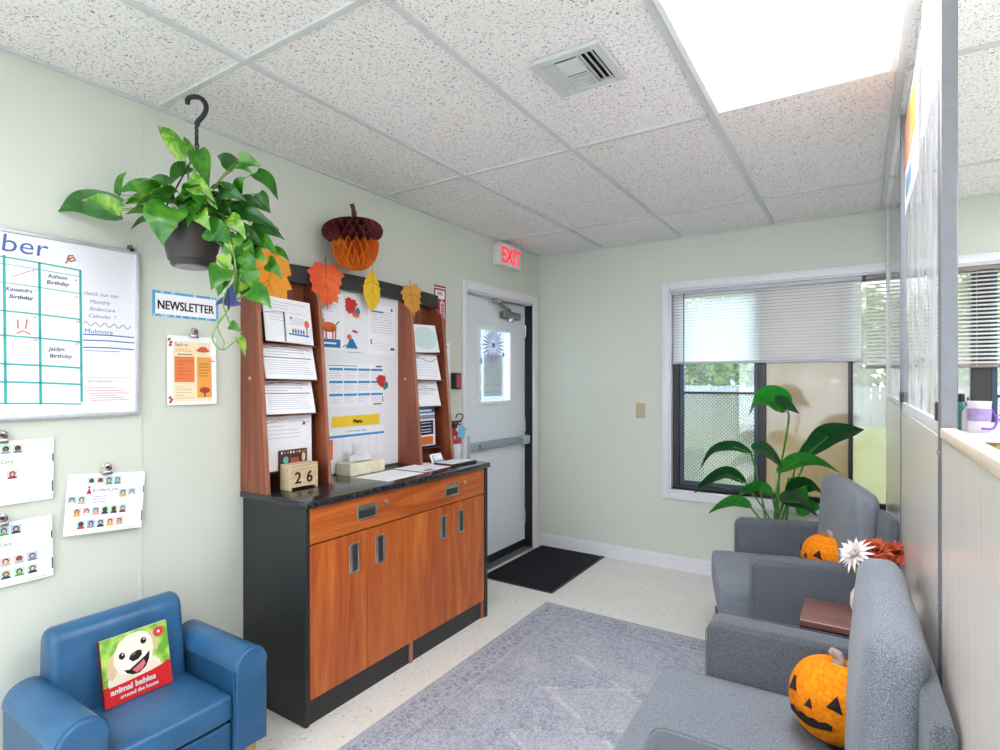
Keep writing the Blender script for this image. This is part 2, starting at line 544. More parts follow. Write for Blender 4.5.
DY0, DY1, DZ = 3.098, 4.034, 2.022                        # door opening
b = MB()
b.box((-0.12, YF, 0), (0, DY0, H + 0.05), M_wall); b.box((-0.12, DY0, DZ), (0, DY1, H + 0.05), M_wall); b.box((-0.12, DY1, 0), (0, YB + 0.12, H + 0.05), M_wall)
for y in (-0.188, 1.031, 2.25): b.box((0, y - 0.007, 0), (0.0018, y + 0.007, H), M_wall, 0.0008, 1)
struct(b.build('wall_left'))
WX0, WX1, WZ0, WZ1 = 1.098, 3.40, 0.590, 2.062            # window opening
b = MB()
b.box((0, YB, 0), (WX0, YB + 0.12, H + 0.05), M_wall); b.box((WX1, YB, 0), (XR, YB + 0.12, H + 0.05), M_wall)
b.box((WX0, YB, 0), (WX1, YB + 0.12, WZ0), M_wall); b.box((WX0, YB, WZ1), (WX1, YB + 0.12, H + 0.05), M_wall)
struct(b.build('wall_back'))
b = MB(); b.box((XR, YF, 0), (XR + 0.1, YB + 0.12, H + 0.05), M_wall); struct(b.build('wall_office_side'))
b = MB()          # unseen side behind the viewer: wide window opening added to let in more daylight
b.box((-0.12, YF - 0.1, 0), (0.35, YF, H + 0.05), M_wall); b.box((4.25, YF - 0.1, 0), (XR + 0.1, YF, H + 0.05), M_wall)
b.box((0.35, YF - 0.1, 0), (4.25, YF, 0.25), M_wall); b.box((0.35, YF - 0.1, 2.30), (4.25, YF, H + 0.05), M_wall); struct(b.build('wall_front'))
b = MB()
for x0 in (0.35, 1.30, 2.27, 3.24, 4.20): b.box((x0, YF - 0.08, 0.25), (x0 + 0.05, YF - 0.02, 2.30), M_dark, 0.004, 1)
b.box((0.35, YF - 0.08, 0.25), (4.25, YF - 0.02, 0.30), M_dark, 0.004, 1); b.box((0.35, YF - 0.08, 2.25), (4.25, YF - 0.02, 2.30), M_dark, 0.004, 1)
w3 = struct(b.build('window_added'))  # frame of the unseen window, added to brighten room and ceiling
for x0 in (0.40, 1.35, 2.32, 3.29): q = MB(); q.box((x0, YF - 0.052, 0.30), (x0 + 0.91, YF - 0.046, 2.25), M_glass); q.build('pane', w3)
def skirting(name, fn, a0, a1):
    p = [(0, 0), (0.013, 0), (0.013, 0.085), (0.008, 0.1), (0, 0.1)]
    q = MB(); q.prism(p, fn, a0, a1, M_trim, 0.0015, 1); return struct(q.build(name))
skirting('baseboard_back', lambda a, z, w: Vector((w, YB - a, z)), 0.0, XR)
skirting('baseboard_left', lambda a, z, w: Vector((a, w, z)), YF, DY0 - 0.045)

# ------------------------------------------------------------------ window: casing, two units mirrored, each one fixed pane and one screened sash
t = MB(); cw = 0.054; th = 0.018
def casing(mb, u0, u1, v0, v1, w, fn, sides='lrtb'):
    if 'l' in sides: mb.box(*fn(u0 - w, u0, v0 - w if 'b' in sides else v0, v1 + w), M_trim, 0.004, 2)
    if 'r' in sides: mb.box(*fn(u1, u1 + w, v0 - w if 'b' in sides else v0, v1 + w), M_trim, 0.004, 2)
    if 't' in sides: mb.box(*fn(u0, u1, v1, v1 + w), M_trim, 0.004, 2)
    if 'b' in sides: mb.box(*fn(u0, u1, v0 - w, v0), M_trim, 0.004, 2)
casing(t, WX0, WX1, WZ0 - 0.018, WZ1, cw, lambda a, b_, c, d: ((a, YB - th, c), (b_, YB, d)))
t.box((WX0, YB - 0.01, WZ0 - 0.018), (WX1, YB + 0.12, WZ0), M_trim, 0.003, 1)
t.box((WX0, YB, WZ0), (WX0 + 0.012, YB + 0.12, WZ1), M_trim); t.box((WX1 - 0.012, YB, WZ0), (WX1, YB + 0.12, WZ1), M_trim)
t.box((WX0, YB, WZ1 - 0.012), (WX1, YB + 0.12, WZ1), M_trim)
struct(t.build('trim_3', smooth=True))
M_tan = clear('tan_reflection', (0.66, 0.61, 0.54), haze=0.60, hazec=lin('b39c82'), back=0.42, rough=0.12, wav=0.02, wscale=2)  # tan haze paints the room's reflection into the pane
M_pale = clear('hazy_glass', (0.80, 0.80, 0.76), haze=0.30, hazec=lin('b9b1a2'), back=0.45, rough=0.10, wav=0.02, wscale=2)  # see-through pane with a pale scattering layer
M_dim = clear('dimming_film', (0.6, 0.6, 0.6), haze=0.15, hazec=(0.03, 0.03, 0.03))  # added dark sheet that dims the view behind the lattice
M_latt = plain('white_lattice', 'e8e4d6', 0.5, var=0.05)
def lattice(mb, x0, x1, z0, z1, y, m, pitch=0.026, w=0.0095, t=0.0025):
    """diagonal strips both ways, clipped to the rectangle"""
    for s, yy in ((1, y), (-1, y + t)):
        c = -(z1 - z0)
        k = 0
        span = (x1 - x0) + (z1 - z0)
        n = int(span / pitch) + 1
        for i in range(n):
            # line x = q + s*(z - z0)
            q = (x0 - (z1 - z0) + i * pitch) if s > 0 else (x0 + i * pitch)
            za, zb = z0, z1
            xa, xb = q, q + s * (z1 - z0)
            def clip(lo, hi):
                nonlocal xa, xb, za, zb
                for e, side in ((lo, 1), (hi, -1)):
                    if (xa - e) * side < 0 and (xb - e) * side < 0: return False
                    if (xa - e) * side < 0: tt = (e - xa) / (xb - xa); za = za + tt * (zb - za); xa = e
                    elif (xb - e) * side < 0: tt = (e - xa) / (xb - xa); zb = za + tt * (zb - za); xb = e
                return True
            if not clip(x0, x1) or abs(zb - za) < 0.004: continue
            d = Vector((xb - xa, 0, zb - za)).normalized(); nn = Vector((-d.z, 0, d.x)) * (w / 2)
            A = Vector((xa, yy, za)); B = Vector((xb, yy, zb)); T = Vector((0, t, 0))
            V = [A + nn, A - nn, B - nn, B + nn]
            V = V + [v + T for v in V]
            mb.add(V, [(0, 1, 2, 3), (7, 6, 5, 4), (0, 4, 5, 1), (1, 5, 6, 2), (2, 6, 7, 3), (3, 7, 4, 0)], m)
def window_unit(name, xs, x_post, xf, mirror):
    """xs: outer edge of the sliding side, x_post: meeting stile, xf: outer edge of the fixed side"""
    fx = lambda x: x if not mirror else (xs + (xs - x))
    f = MB()
    def bx(a, b_, y0, y1, z0, z1, m, bev=0.003):
        a, b_ = fx(a), fx(b_); f.box((min(a, b_), y0, z0), (max(a, b_), y1, z1), m, bev, 1)
    y0, y1 = YB + 0.045, YB + 0.11
    z0, z1 = WZ0, WZ1 - 0.012
    bx(xs, xs + 0.048, y0, y1, z0, z1, M_dark)
    bx(xf - 0.020, xf, y0, y1, z0, z1, M_dark)
    bx(xs + 0.048, xf - 0.020, y0, y1, z0, z0 + 0.032, M_dark); bx(xs + 0.048, xf - 0.020, y0, y1, z1 - 0.03, z1, M_dark)
    bx(x_post - 0.012, x_post + 0.035, y0 + 0.006, y1, z0 + 0.032, z1 - 0.03, M_dark)
    w = struct(f.build(name))
    def part(nm, fnb, parent=w):
        q = MB(); fnb(q); return q.build(nm, parent)
    def bq(q, a, b_, y0_, y1_, z0_, z1_, m, bev=0.002):
        a, b_ = fx(a), fx(b_); q.box((min(a, b_), y0_, z0_), (max(a, b_), y1_, z1_), m, bev, 1)
    def sash(q):
        a, b_ = xs + 0.048, x_post - 0.012
        bq(q, a, a + 0.030, y0 + 0.012, y0 + 0.04, z0 + 0.032, z1 - 0.03, M_blueframe)
        bq(q, b_ - 0.026, b_, y0 + 0.012, y0 + 0.04, z0 + 0.032, z1 - 0.03, M_blueframe)
        bq(q, a + 0.03, b_ - 0.026, y0 + 0.012, y0 + 0.04, z0 + 0.032, z0 + 0.06, M_blueframe)
        bq(q, a + 0.03, b_ - 0.026, y0 + 0.012, y0 + 0.04, z1 - 0.06, z1 - 0.03, M_blueframe)
        bq(q, a + 0.03, b_ - 0.026, y0 + 0.014, y0 + 0.036, 1.293, 1.310, M_dark)
    s = part('sash', sash)
    a, b_ = xs + 0.078, x_post - 0.038
    part('pane', lambda q: bq(q, a, b_, y0 + 0.022, y0 + 0.026, z0 + 0.06, z1 - 0.06, M_glass, 0), s)
    q = MB(); lo, hi = sorted((fx(a), fx(b_)))
    lattice(q, lo, hi, z0 + 0.06, 1.295, y0 + 0.042, M_latt); q.build('lattice_screen', w)
    q = MB(); q.box((lo, y0 + 0.058, z0 + 0.06), (hi, y0 + 0.059, 1.295), M_dim); q.build('dimming_sheet', w)  # added sheet, darkens the lawn between the lattice strips
    part('pane', lambda q: bq(q, x_post + 0.035, xf - 0.020, y0 + 0.035, y0 + 0.039, z0 + 0.032, z1 - 0.03, M_tan if not mirror else M_pale, 0))
    return w
window_unit('window_1', WX0 + 0.012, 1.706, 2.243, False)
def window_two():
    f = MB(); y0, y1, z0, z1 = YB + 0.045, YB + 0.11, WZ0, WZ1 - 0.012
    xa, xp, xe = 2.243, 2.83, WX1 - 0.012
    f.box((xa, y0, z0), (xa + 0.006, y1, z1), M_dark)
    f.box((xe - 0.048, y0, z0), (xe, y1, z1), M_dark, 0.003, 1)
    f.box((xa, y0, z0), (xe - 0.048, y1, z0 + 0.032), M_dark, 0.003, 1); f.box((xa, y0, z1 - 0.03), (xe - 0.048, y1, z1), M_dark, 0.003, 1)
    f.box((xp, y0 + 0.004, z0 + 0.03), (xp + 0.09, y1, z1 - 0.03), M_dark, 0.003, 1)
    w = struct(f.build('window_2'))
    q = MB(); q.box((xa + 0.006, y0 + 0.035, z0 + 0.032), (xp, y0 + 0.039, z1 - 0.03), M_pale); q.build('pane', w)
    q = MB(); q.box((xp + 0.09, y0 + 0.012, z0 + 0.032), (xp + 0.116, y0 + 0.04, z1 - 0.03), M_blueframe, 0.002, 1)
    q.box((xe - 0.078, y0 + 0.012, z0 + 0.032), (xe - 0.048, y0 + 0.04, z1 - 0.03), M_blueframe, 0.002, 1)
    q.box((xp + 0.116, y0 + 0.012, z0 + 0.032), (xe - 0.078, y0 + 0.04, z0 + 0.06), M_blueframe, 0.002, 1)
    q.box((xp + 0.116, y0 + 0.014, 1.293), (xe - 0.078, y0 + 0.036, 1.310), M_dark, 0.002, 1)
    s = q.build('sash', w)
    q = MB(); q.box((xp + 0.116, y0 + 0.022, z0 + 0.06), (xe - 0.078, y0 + 0.026, z1 - 0.06), M_glass); q.build('pane', s)
    q = MB(); lattice(q, xp + 0.116, xe - 0.078, z0 + 0.06, 1.295, y0 + 0.042, M_latt); q.build('lattice_screen', w)
    q = MB(); q.box((xp + 0.116, y0 + 0.058, z0 + 0.06), (xe - 0.078, y0 + 0.059, 1.295), M_dim); q.build('dimming_sheet', w)  # same added darkening sheet for the second unit
window_two()

# ------------------------------------------------------------------ blinds
M_slat = None
def slatmat(name, c, trans):
    m, nt, out = new_mat(name)
    b_ = principled(nt, out, lin(c), 0.45, spec=0.4)
    tl = N(nt, 'ShaderNodeBsdfTranslucent'); tl.inputs[0].default_value = (*lin(c), 1)
    v = noise(nt, coords(nt), 8, 2)
    nt.links.new(ramp(nt, v, [(0.2, lin(c)), (0.8, tuple(x * 0.96 for x in lin(c)))]), b_.inputs['Base Color'])
    mx = N(nt, 'ShaderNodeMixShader'); mx.inputs[0].default_value = trans
    nt.links.new(b_.outputs[0], mx.inputs[1]); nt.links.new(tl.outputs[0], mx.inputs[2]); nt.links.new(mx.outputs[0], out.inputs['Surface'])
    return m
M_slat = slatmat('white_vinyl_slat', 'f2f3f6', 0.42)
M_slat2 = slatmat('grey_white_slat', 'eceae8', 0.08)
M_rail = plain('blind_rail', 'b7b9c2', 0.4, var=0.03)
def blind(label, x0, x1, ztop, zbot, tilt, pitch, m, m_rail, wand_x, yc=YB + 0.022):
    r = thing('window_blind', label, 'blind', ((x0 + x1) / 2, yc, zbot), group=None)
    q = MB(); q.box((x0, yc - 0.018, ztop - 0.026), (x1, yc + 0.016, ztop), m_rail, 0.003, 2); q.build('head_rail', r)
    q = MB(); q.box((x0, yc - 0.014, zbot), (x1, yc + 0.012, zbot + 0.018), m_rail, 0.004, 2); q.build('bottom_rail', r)
    q = MB(); z = ztop - 0.036
    while z > zbot + 0.024:
        V = []; nseg = 4
        for k in range(nseg + 1):
            s = (k / nseg - 0.5) * 0.025
            h = 0.0016 * (1 - (2 * k / nseg - 1) ** 2)
            yy = s * math.cos(tilt) - h * math.sin(tilt); zz = s * math.sin(tilt) + h * math.cos(tilt)
            V += [(x0 + 0.004, yc - 0.002 + yy, z + zz), (x1 - 0.004, yc - 0.002 + yy, z + zz)]
        q.add(V, [(2 * k, 2 * k + 1, 2 * k + 3, 2 * k + 2) for k in range(nseg)], m)
        z -= pitch
    q.build('slats', r, smooth=True)
    n = max(2, int((x1 - x0) / 0.5) + 1)
    for i in range(n):
        xx = lerp(x0 + 0.12, x1 - 0.12, i / (n - 1)); q = MB()
        q.tube([(xx, yc - 0.016, ztop - 0.02), (xx, yc - 0.016, zbot + 0.01)], 0.0009, M_slat, 5); q.build('ladder_cord', r)
    if wand_x:
        q = MB(); q.tube([(wand_x, yc - 0.030, ztop - 0.015), (wand_x, yc - 0.032, zbot - 0.21)], 0.0045, plain('clear_grey_wand', '6d7078', 0.2), 6)
        q.build('wand', r, smooth=True)
    return r
blind('long white slatted blind closed and lowered halfway over the screened and tan panes', 1.118, 2.298, WZ1 - 0.014, 1.512, R(58), 0.0215, M_slat, M_rail, 1.205)
blind('grey slatted blind with open slats behind the clear divider and over the office desk', 2.316, WX1 - 0.02, WZ1 - 0.014, 1.466, R(32), 0.0235, M_slat2, plain('taupe_rail', '8e8078', 0.45, var=0.03), None)

# ------------------------------------------------------------------ the exit door in the left wall
t = MB(); cw = 0.045
t.box((0, DY0 - cw, 0), (0.018, DY0, DZ + 0.062), M_trim, 0.004, 2); t.box((0, DY1, 0), (0.018, DY1 + 0.075, DZ + 0.062), M_trim, 0.004, 2)
t.box((0, DY0, DZ), (0.018, DY1, DZ + 0.062), M_trim, 0.004, 2)
struct(t.build('trim_4', smooth=True))
f = MB()
f.box((-0.12, DY1 - 0.014, 0), (0.0, DY1, DZ), M_black); f.box((-0.12, DY0, 0), (0.0, DY0 + 0.012, DZ), M_trim)
f.box((-0.12, DY0, DZ - 0.012), (0.0, DY1, DZ), M_trim); f.box((-0.12, DY0, 0.0), (0.0, DY1, 0.012), M_alu)
door = struct(f.build('door_1'))
XL = -0.062        # inner face of the leaf
M_leaf = plain('door_enamel', 'dfe4ea', 0.38, var=0.015)
ly0, ly1, lz0, lz1 = DY0 + 0.014, DY1 - 0.018, 0.016, DZ - 0.016
gy0, gy1, gz0, gz1 = 3.362, 3.770, 1.236, 1.772
f = MB(); xa, xb = XL - 0.044, XL
f.box((xa, ly0, lz0), (xb, gy0, lz1), M_leaf); f.box((xa, gy1, lz0), (xb, ly1, lz1), M_leaf)
f.box((xa, gy0, lz0), (xb, gy1, gz0), M_leaf); f.box((xa, gy0, gz1), (xb, gy1, lz1), M_leaf)
leaf_o = f.build('door_leaf', door)
q = MB(); q.box((XL, ly0, lz0), (XL + 0.006, ly1, 0.075), M_black, 0.001, 1); q.build('door_sweep', leaf_o)
q = MB(); w_ = 0.028
for lo, hi in (((gy0 - w_, gz0 - w_), (gy0, gz1 + w_)), ((gy1, gz0 - w_), (gy1 + w_, gz1 + w_)), ((gy0, gz0 - w_), (gy1, gz0)), ((gy0, gz1), (gy1, gz1 + w_))):
    q.box((XL - 0.002, lo[0], lo[1]), (XL + 0.010, hi[0], hi[1]), M_white, 0.004, 2)
q.build('vision_frame', leaf_o, smooth=True)
q = MB(); q.box((XL - 0.024, gy0, gz0), (XL - 0.018, gy1, gz1), M_glass); q.build('pane', leaf_o)
# panic bar: rail, touch pad, end cases
q = MB(); bz = 0.908
q.box((XL, 3.16, bz - 0.030), (XL + 0.032, 3.985, bz + 0.030), plain('satin_bar', 'a4aeb4', 0.35, 0.55), 0.006, 2)
bar = q.build('push_bar', door, smooth=True)
q = MB(); q.box((XL + 0.030, 3.30, bz - 0.021), (XL + 0.058, 3.90, bz + 0.021), plain('bar_pad', '9aa6ad', 0.3, 0.5), 0.008, 2); q.build('touch_pad', bar, smooth=True)
q = MB(); q.box((XL, 3.905, bz - 0.036), (XL + 0.066, 4.0, bz + 0.036), plain('bar_cap', 'b7c0c0', 0.3, 0.4), 0.014, 3); q.build('end_cap', bar, smooth=True)
q = MB(); q.box((XL, 3.130, bz - 0.09), (XL + 0.045, 3.185, bz + 0.095), plain('bar_latch', 'b4bcc2', 0.3, 0.4), 0.012, 3); q.build('latch_case', bar, smooth=True)
# door closer
cl = MB(); M_clo = plain('closer_grey', '7b7876', 0.38, 0.5)
cl.box((XL, 3.62, 1.872), (XL + 0.055, 3.87, 1.932), M_clo, 0.014, 3)
clo = cl.build('door_closer', door, smooth=True)
q = MB(); q.lathe([(0.0, -0.02), (0.026, -0.018), (0.030, 0.0), (0.026, 0.018), (0, 0.02)], (XL + 0.03, 3.742, 1.872), M_steel, 16); q.build('valve_knob', clo, smooth=True)
q = MB(); q.tube([(XL + 0.03, 3.74, 1.945), (XL + 0.05, 3.60, 1.965), (-0.0, 3.50, 1.985)], [0.011, 0.010, 0.009], M_clo, 8)
q.tube([(0.0, 3.50, 1.985), (-0.02, 3.74, 2.0), (-0.02, 3.93, 2.0)], [0.009, 0.008, 0.008], M_clo, 8)
q.box((-0.022, 3.46, 1.972), (0.024, 3.53, 2.006), M_steel, 0.006, 2); q.build('arm', clo, smooth=True)
for z in (0.26, 1.02, 1.80):
    q = MB(); q.tube([(XL + 0.006, DY1 - 0.017, z - 0.05), (XL + 0.006, DY1 - 0.017, z + 0.05)], 0.007, M_steel, 10); q.build('hinge', door, smooth=True)

# ------------------------------------------------------------------ the divider on the right: laminate panels, aluminium posts, clear sheets above
def laminate():
    m, nt, out = new_mat('glossy_laminate')
    v = coords(nt, (1, 1, 0.06))
    b_ = principled(nt, out, None, 0.24, spec=0.55)
    f = noise(nt, v, 60, 3, 0.6)
    nt.links.new(ramp(nt, f, [(0.3, lin('d3cac1')), (0.7, lin('dad2ca'))]), b_.inputs['Base Color'])
    bump(nt, b_, noise(nt, coords(nt), 3.0, 2), 0.05, 0.01)
    return m
M_lam = laminate(); T = 0.020
b = MB()
for y0, y1 in ((YF, 1.412), (1.452, 2.712), (2.730, 4.120)):
    b.box((PX, y0, 0.0), (PX + T, y1, 1.275), M_lam, 0.0015, 1)
wr = struct(b.build('wall_right'))
q = MB(); q.box((PX - 0.003, YF, 1.275), (PX + T + 0.003, 1.412, 1.296), plain('cap_trim', 'e0cbb8', 0.35, var=0.04), 0.003, 2); q.build('cap', wr, smooth=True)
def post(y0, y1, z1, m, xw=T):
    q = MB(); q.box((PX - 0.003, y0, 0.0), (PX + xw + 0.003, y1, z1), m, 0.002, 1); return q
q = post(1.412, 1.452, H, M_alu, T + 0.002); p1 = struct(q.build('trim_5', smooth=True))
for z in (1.245, 0.93, 0.4):
    q = MB(); q.lathe([(0, -0.001), (0.006, 0), (0.004, 0.003), (0, 0.004)], (0, 0, 0), M_steel, 10, Matrix.Translation((PX - 0.003, 1.430, z)) @ Matrix.Rotation(R(-90), 4, 'Y')); q.build('screw', p1, smooth=True)
q = post(2.712, 2.730, H, M_alu); struct(q.build('trim_6', smooth=True))
q = post(4.120, YB, H, plain('white_post', 'd5d5d3', 0.4)); struct(q.build('trim_7', smooth=True))
M_sheet = clear('clear_acrylic', (0.90, 0.92, 0.94), haze=0.42, hazec=(0.93, 0.93, 0.95), mottle=0.30, wav=0.5, wscale=3.2, wstretch=(1, 1, 0.35))  # mottled white haze painted in for reflections at the grazing angle
M_sheet2 = clear('reflection_haze_acrylic', (0.92, 0.93, 0.95), haze=0.74, hazec=(0.95, 0.95, 0.97), mottle=0.22, wav=0.5, wscale=3.2, wstretch=(1, 1, 0.35))  # stronger painted haze for the near sheet's grazing reflections
for y0, y1, lb, ms in ((1.454, 2.711, 'clear plastic screen in the divider next to the metal post', M_sheet2), (2.731, 4.119, 'clear plastic screen in the divider next to the window wall', M_sheet)):
    q = MB(); q.box((PX + 0.008, y0, 1.304), (PX + 0.012, y1, H - 0.002), ms)
    o = tag(q.build('clear_screen'), lb, 'clear screen')
    q = MB(); q.box((PX + 0.002, y0, 1.276), (PX + 0.018, y1, 1.306), plain('screen_channel', 'd9d9dc', 0.3, var=0.03), 0.002, 1); q.build('bottom_channel', o)

# ------------------------------------------------------------------ lights in the ceiling
M_lens = emit('lit_diffuser', 'f7f9ff', LAMP)
M_can = plain('troffer_enamel', 'e6e8e4', 0.4, var=0.02)
def troffer(x0, x1, y0, y1, label):
    r = thing('ceiling_light', label, 'ceiling light', ((x0 + x1) / 2, (y0 + y1) / 2, H - 0.012), group=None)
    q = MB(); z0, z1 = H - 0.010, H - 0.002; w = 0.020
    q.box((x0, y0, z0), (x0 + w, y1, z1), M_can, 0.002, 1); q.box((x1 - w, y0, z0), (x1, y1, z1), M_can, 0.002, 1)
    q.box((x0 + w, y0, z0), (x1 - w, y0 + w, z1), M_can, 0.002, 1); q.box((x0 + w, y1 - w, z0), (x1 - w, y1, z1), M_can, 0.002, 1)
    q.build('frame', r)
    q = MB(); q.box((x0 + w, y0 + w, z0 + 0.003), (x1 - w, y1 - w, z1), M_lens); q.build('diffuser', r)
troffer(1.808, 2.390, 1.102, 2.298, 'lit fluorescent ceiling panel above the armchairs and the divider')
troffer(1.808, 2.390, -1.337, -0.142, 'added unseen ceiling panel behind the viewer near the divider')  # unseen panel added for overall brightness
troffer(0.593, 1.175, -1.337, -0.142, 'added unseen ceiling panel behind the viewer near the whiteboard wall')  # added out of view to raise the room's light level
troffer(3.630, 4.212, 1.102, 2.298, 'added unseen ceiling panel over the office behind the divider')  # unseen office panel, added to brighten the scene
troffer(3.630, 4.212, 2.322, 3.516, 'added unseen ceiling panel in the office nearest the window wall')  # added out of view to lighten the back wall and far ceiling

# ------------------------------------------------------------------ air vent
vx0, vx1, vy0, vy1 = 1.362, 1.610, 1.605, 1.852
r = thing('ceiling_vent', 'square white louvered air vent in the ceiling tile left of the light panel', 'vent', ((vx0 + vx1) / 2, (vy0 + vy1) / 2, H - 0.012))
q = MB(); w = 0.030; M_vent = plain('vent_enamel', 'c9ccc8', 0.4, var=0.04)
zt, zb = H + 0.006, H - 0.012
for (x0, x1, y0, y1) in ((vx0, vx0 + w, vy0, vy1), (vx1 - w, vx1, vy0, vy1), (vx0 + w, vx1 - w, vy0, vy0 + w), (vx0 + w, vx1 - w, vy1 - w, vy1)):
    q.box((x0, y0, zb + 0.003), (x1, y1, zt), M_vent, 0.002, 1)
q.build('frame', r)
q = MB(); q.box((vx0 + w, vy0 + w, H + 0.003), (vx1 - w, vy1 - w, H + 0.0065), M_black); q.build('duct', r)
ix0, ix1, iy0, iy1 = vx0 + w, vx1 - w, vy0 + w, vy1 - w
a = ix0 + 0.045; c = ix1 - 0.060
q = MB()
def slat_y(x, tilt, y0, y1, wd):
    d = Vector((math.cos(tilt), 0, math.sin(tilt))) * wd / 2; nn = Vector((-math.sin(tilt), 0, math.cos(tilt))) * 0.0008
    cc = Vector((x, 0, H - 0.006)); P4 = [cc - d - nn, cc + d - nn, cc + d + nn, cc - d + nn]
    V = [Vector((p.x, y0, p.z)) for p in P4] + [Vector((p.x, y1, p.z)) for p in P4]
    q.add(V, [(0, 1, 2, 3), (7, 6, 5, 4), (0, 4, 5, 1), (1, 5, 6, 2), (2, 6, 7, 3), (3, 7, 4, 0)], M_vent)
def slat_x(y, tilt, x0, x1, wd):
    d = Vector((0, math.cos(tilt), math.sin(tilt))) * wd / 2; nn = Vector((0, -math.sin(tilt), math.cos(tilt))) * 0.0008
    cc = Vector((0, y, H - 0.006)); P4 = [cc - d - nn, cc + d - nn, cc + d + nn, cc - d + nn]
    V = [Vector((x0, p.y, p.z)) for p in P4] + [Vector((x1, p.y, p.z)) for p in P4]
    q.add(V, [(0, 1, 2, 3), (7, 6, 5, 4), (0, 4, 5, 1), (1, 5, 6, 2), (2, 6, 7, 3), (3, 7, 4, 0)], M_vent)
for x in (ix0 + 0.012, ix0 + 0.032): slat_y(x, R(35), iy0, iy1, 0.020)
for x in (c + 0.010, c + 0.030, c + 0.050): slat_y(x, R(145), iy0, iy1, 0.015)
q.box((a - 0.0015, iy0, H - 0.013), (a + 0.0015, iy1, H), M_vent); q.box((c - 0.0015, iy0, H - 0.013), (c + 0.0015, iy1, H), M_vent)
for k in range(4): slat_x(iy0 + 0.085 - 0.021 * k, R(150), a, c, 0.015)
for k in range(4): slat_x(iy0 + 0.112 + 0.020 * k, R(8), a, c, 0.0215)
q.build('louver', r)

# ------------------------------------------------------------------ the credenza along the left wall
W_v = wood('cherry_laminate_upright', '9a4416', 'bb5c22', 'd27632', 'z', 8.0)
W_h = wood('cherry_laminate_level', '9a4416', 'bb5c22', 'd27632', 'y', 8.0)
W_hutch = wood('dark_cherry_laminate', '6a301b', '86432a', '9a5336', 'z', 8.0, rough=0.36)
W_edge = wood('cherry_edge_band', '8a4a33', 'a86a4e', 'b87a5c', 'z', 12.0, rough=0.4)
M_blklam = two_tone('black_speckled_laminate', '191a1b', '2c2d2e', 130, 0.42, 0.35, 0.7)
M_top = two_tone('black_stone_countertop', '17181c', '3a3b42', 55, 0.16, 0.40, 0.75, coat=0.2)
M_chrome = plain('brushed_chrome', 'c3c0bc', 0.25, 0.95, var=0.04)
M_cup = plain('pull_recess', '5b5855', 0.3, 0.7, var=0.1)
CY0, CY1, CXF, CT = 1.447, 2.727, 0.433, 0.879
cr = thing('credenza', 'cherry wood and black sideboard cabinet with two drawers and four doors', 'cabinet', (0.216, (CY0 + CY1) / 2, 0))
q = MB(); q.box((0.004, CY0, 0.0), (CXF - 0.004, CY0 + 0.018, CT), M_blklam, 0.001, 1); q.build('end_panel', cr)
q = MB(); q.box((0.004, CY1 - 0.030, 0.0), (CXF + 0.004, CY1, CT), M_blklam, 0.001, 1); q.build('end_panel', cr)
q = MB(); q.box((0.004, CY0 + 0.018, 0.10), (CXF - 0.024, CY1 - 0.030, CT), M_black); q.build('carcass', cr)
q = MB(); q.box((0.36, CY0 + 0.018, 0.0), (CXF - 0.012, 2.058, 0.10), M_blklam); q.box((0.36, 2.082, 0.0), (CXF - 0.012, CY1 - 0.055, 0.10), M_blklam); q.build('kick_plate', cr)
for y0 in (2.060, CY1 - 0.053):
    q = MB(); q.box((0.36, y0, 0.0), (CXF - 0.004, y0 + 0.020 if y0 < 2.5 else y0 + 0.022, 0.10), W_edge); q.build('kick_divider', cr)
q = MB(); q.box((0.002, CY0 - 0.016, CT), (CXF + 0.020, CY1 + 0.008, CT + 0.029), M_top, 0.006, 3); q.build('countertop', cr, smooth=True)
def pull(mb, y0, y1, z0, z1):
    x = CXF
    wv = 0.009
    mb.box((x - 0.001, y0, z0), (x + 0.003, y0 + wv, z1), M_chrome, 0.001, 1); mb.box((x - 0.001, y1 - wv, z0), (x + 0.003, y1, z1), M_chrome, 0.001, 1)
    mb.box((x - 0.001, y0 + wv, z0), (x + 0.003, y1 - wv, z0 + wv), M_chrome, 0.001, 1); mb.box((x - 0.001, y0 + wv, z1 - wv), (x + 0.003, y1 - wv, z1), M_chrome, 0.001, 1)
    mb.box((x - 0.0015, y0 + wv, z0 + wv), (x + 0.0006, y1 - wv, z1 - wv), M_cup)
    if z1 - z0 > y1 - y0: mb.box((x - 0.001, y0 + wv, z0 + wv), (x + 0.0025, y0 + wv + 0.012, z1 - wv), M_chrome, 0.001, 1)
    else: mb.box((x - 0.001, y0 + wv, z1 - wv - 0.014), (x + 0.0025, y1 - wv, z1 - wv), M_chrome, 0.001, 1)
def front(nm, y0, y1, z0, z1, m, pr, lock=None):
    q = MB(); q.box((CXF - 0.020, y0 + 0.0018, z0 + 0.0018), (CXF, y1 - 0.0018, z1 - 0.0018), m, 0.0015, 1); o = q.build(nm, cr)
    q = MB(); pull(q, *pr); q.build('recessed_pull', o)
    if lock:
        q = MB(); q.lathe([(0, -0.001), (0.011, 0.0), (0.011, 0.004), (0.008, 0.006), (0, 0.006)], (0, 0, 0), M_chrome, 16, Matrix.Translation((CXF, lock[0], lock[1])) @ Matrix.Rotation(R(90), 4, 'Y'))
        q.box((CXF + 0.005, lock[0] - 0.001, lock[1] - 0.005), (CXF + 0.0068, lock[0] + 0.001, lock[1] + 0.005), M_black); q.build('lock', o, smooth=True)
front('drawer', CY0 + 0.018, 2.070, 0.728, CT - 0.002, W_h, (1.712, 1.832, 0.772, 0.838), (1.888, 0.826))
front('drawer', 2.070, CY1 - 0.030, 0.728, CT - 0.002, W_h, (2.330, 2.448, 0.766, 0.832), (2.500, 0.824))
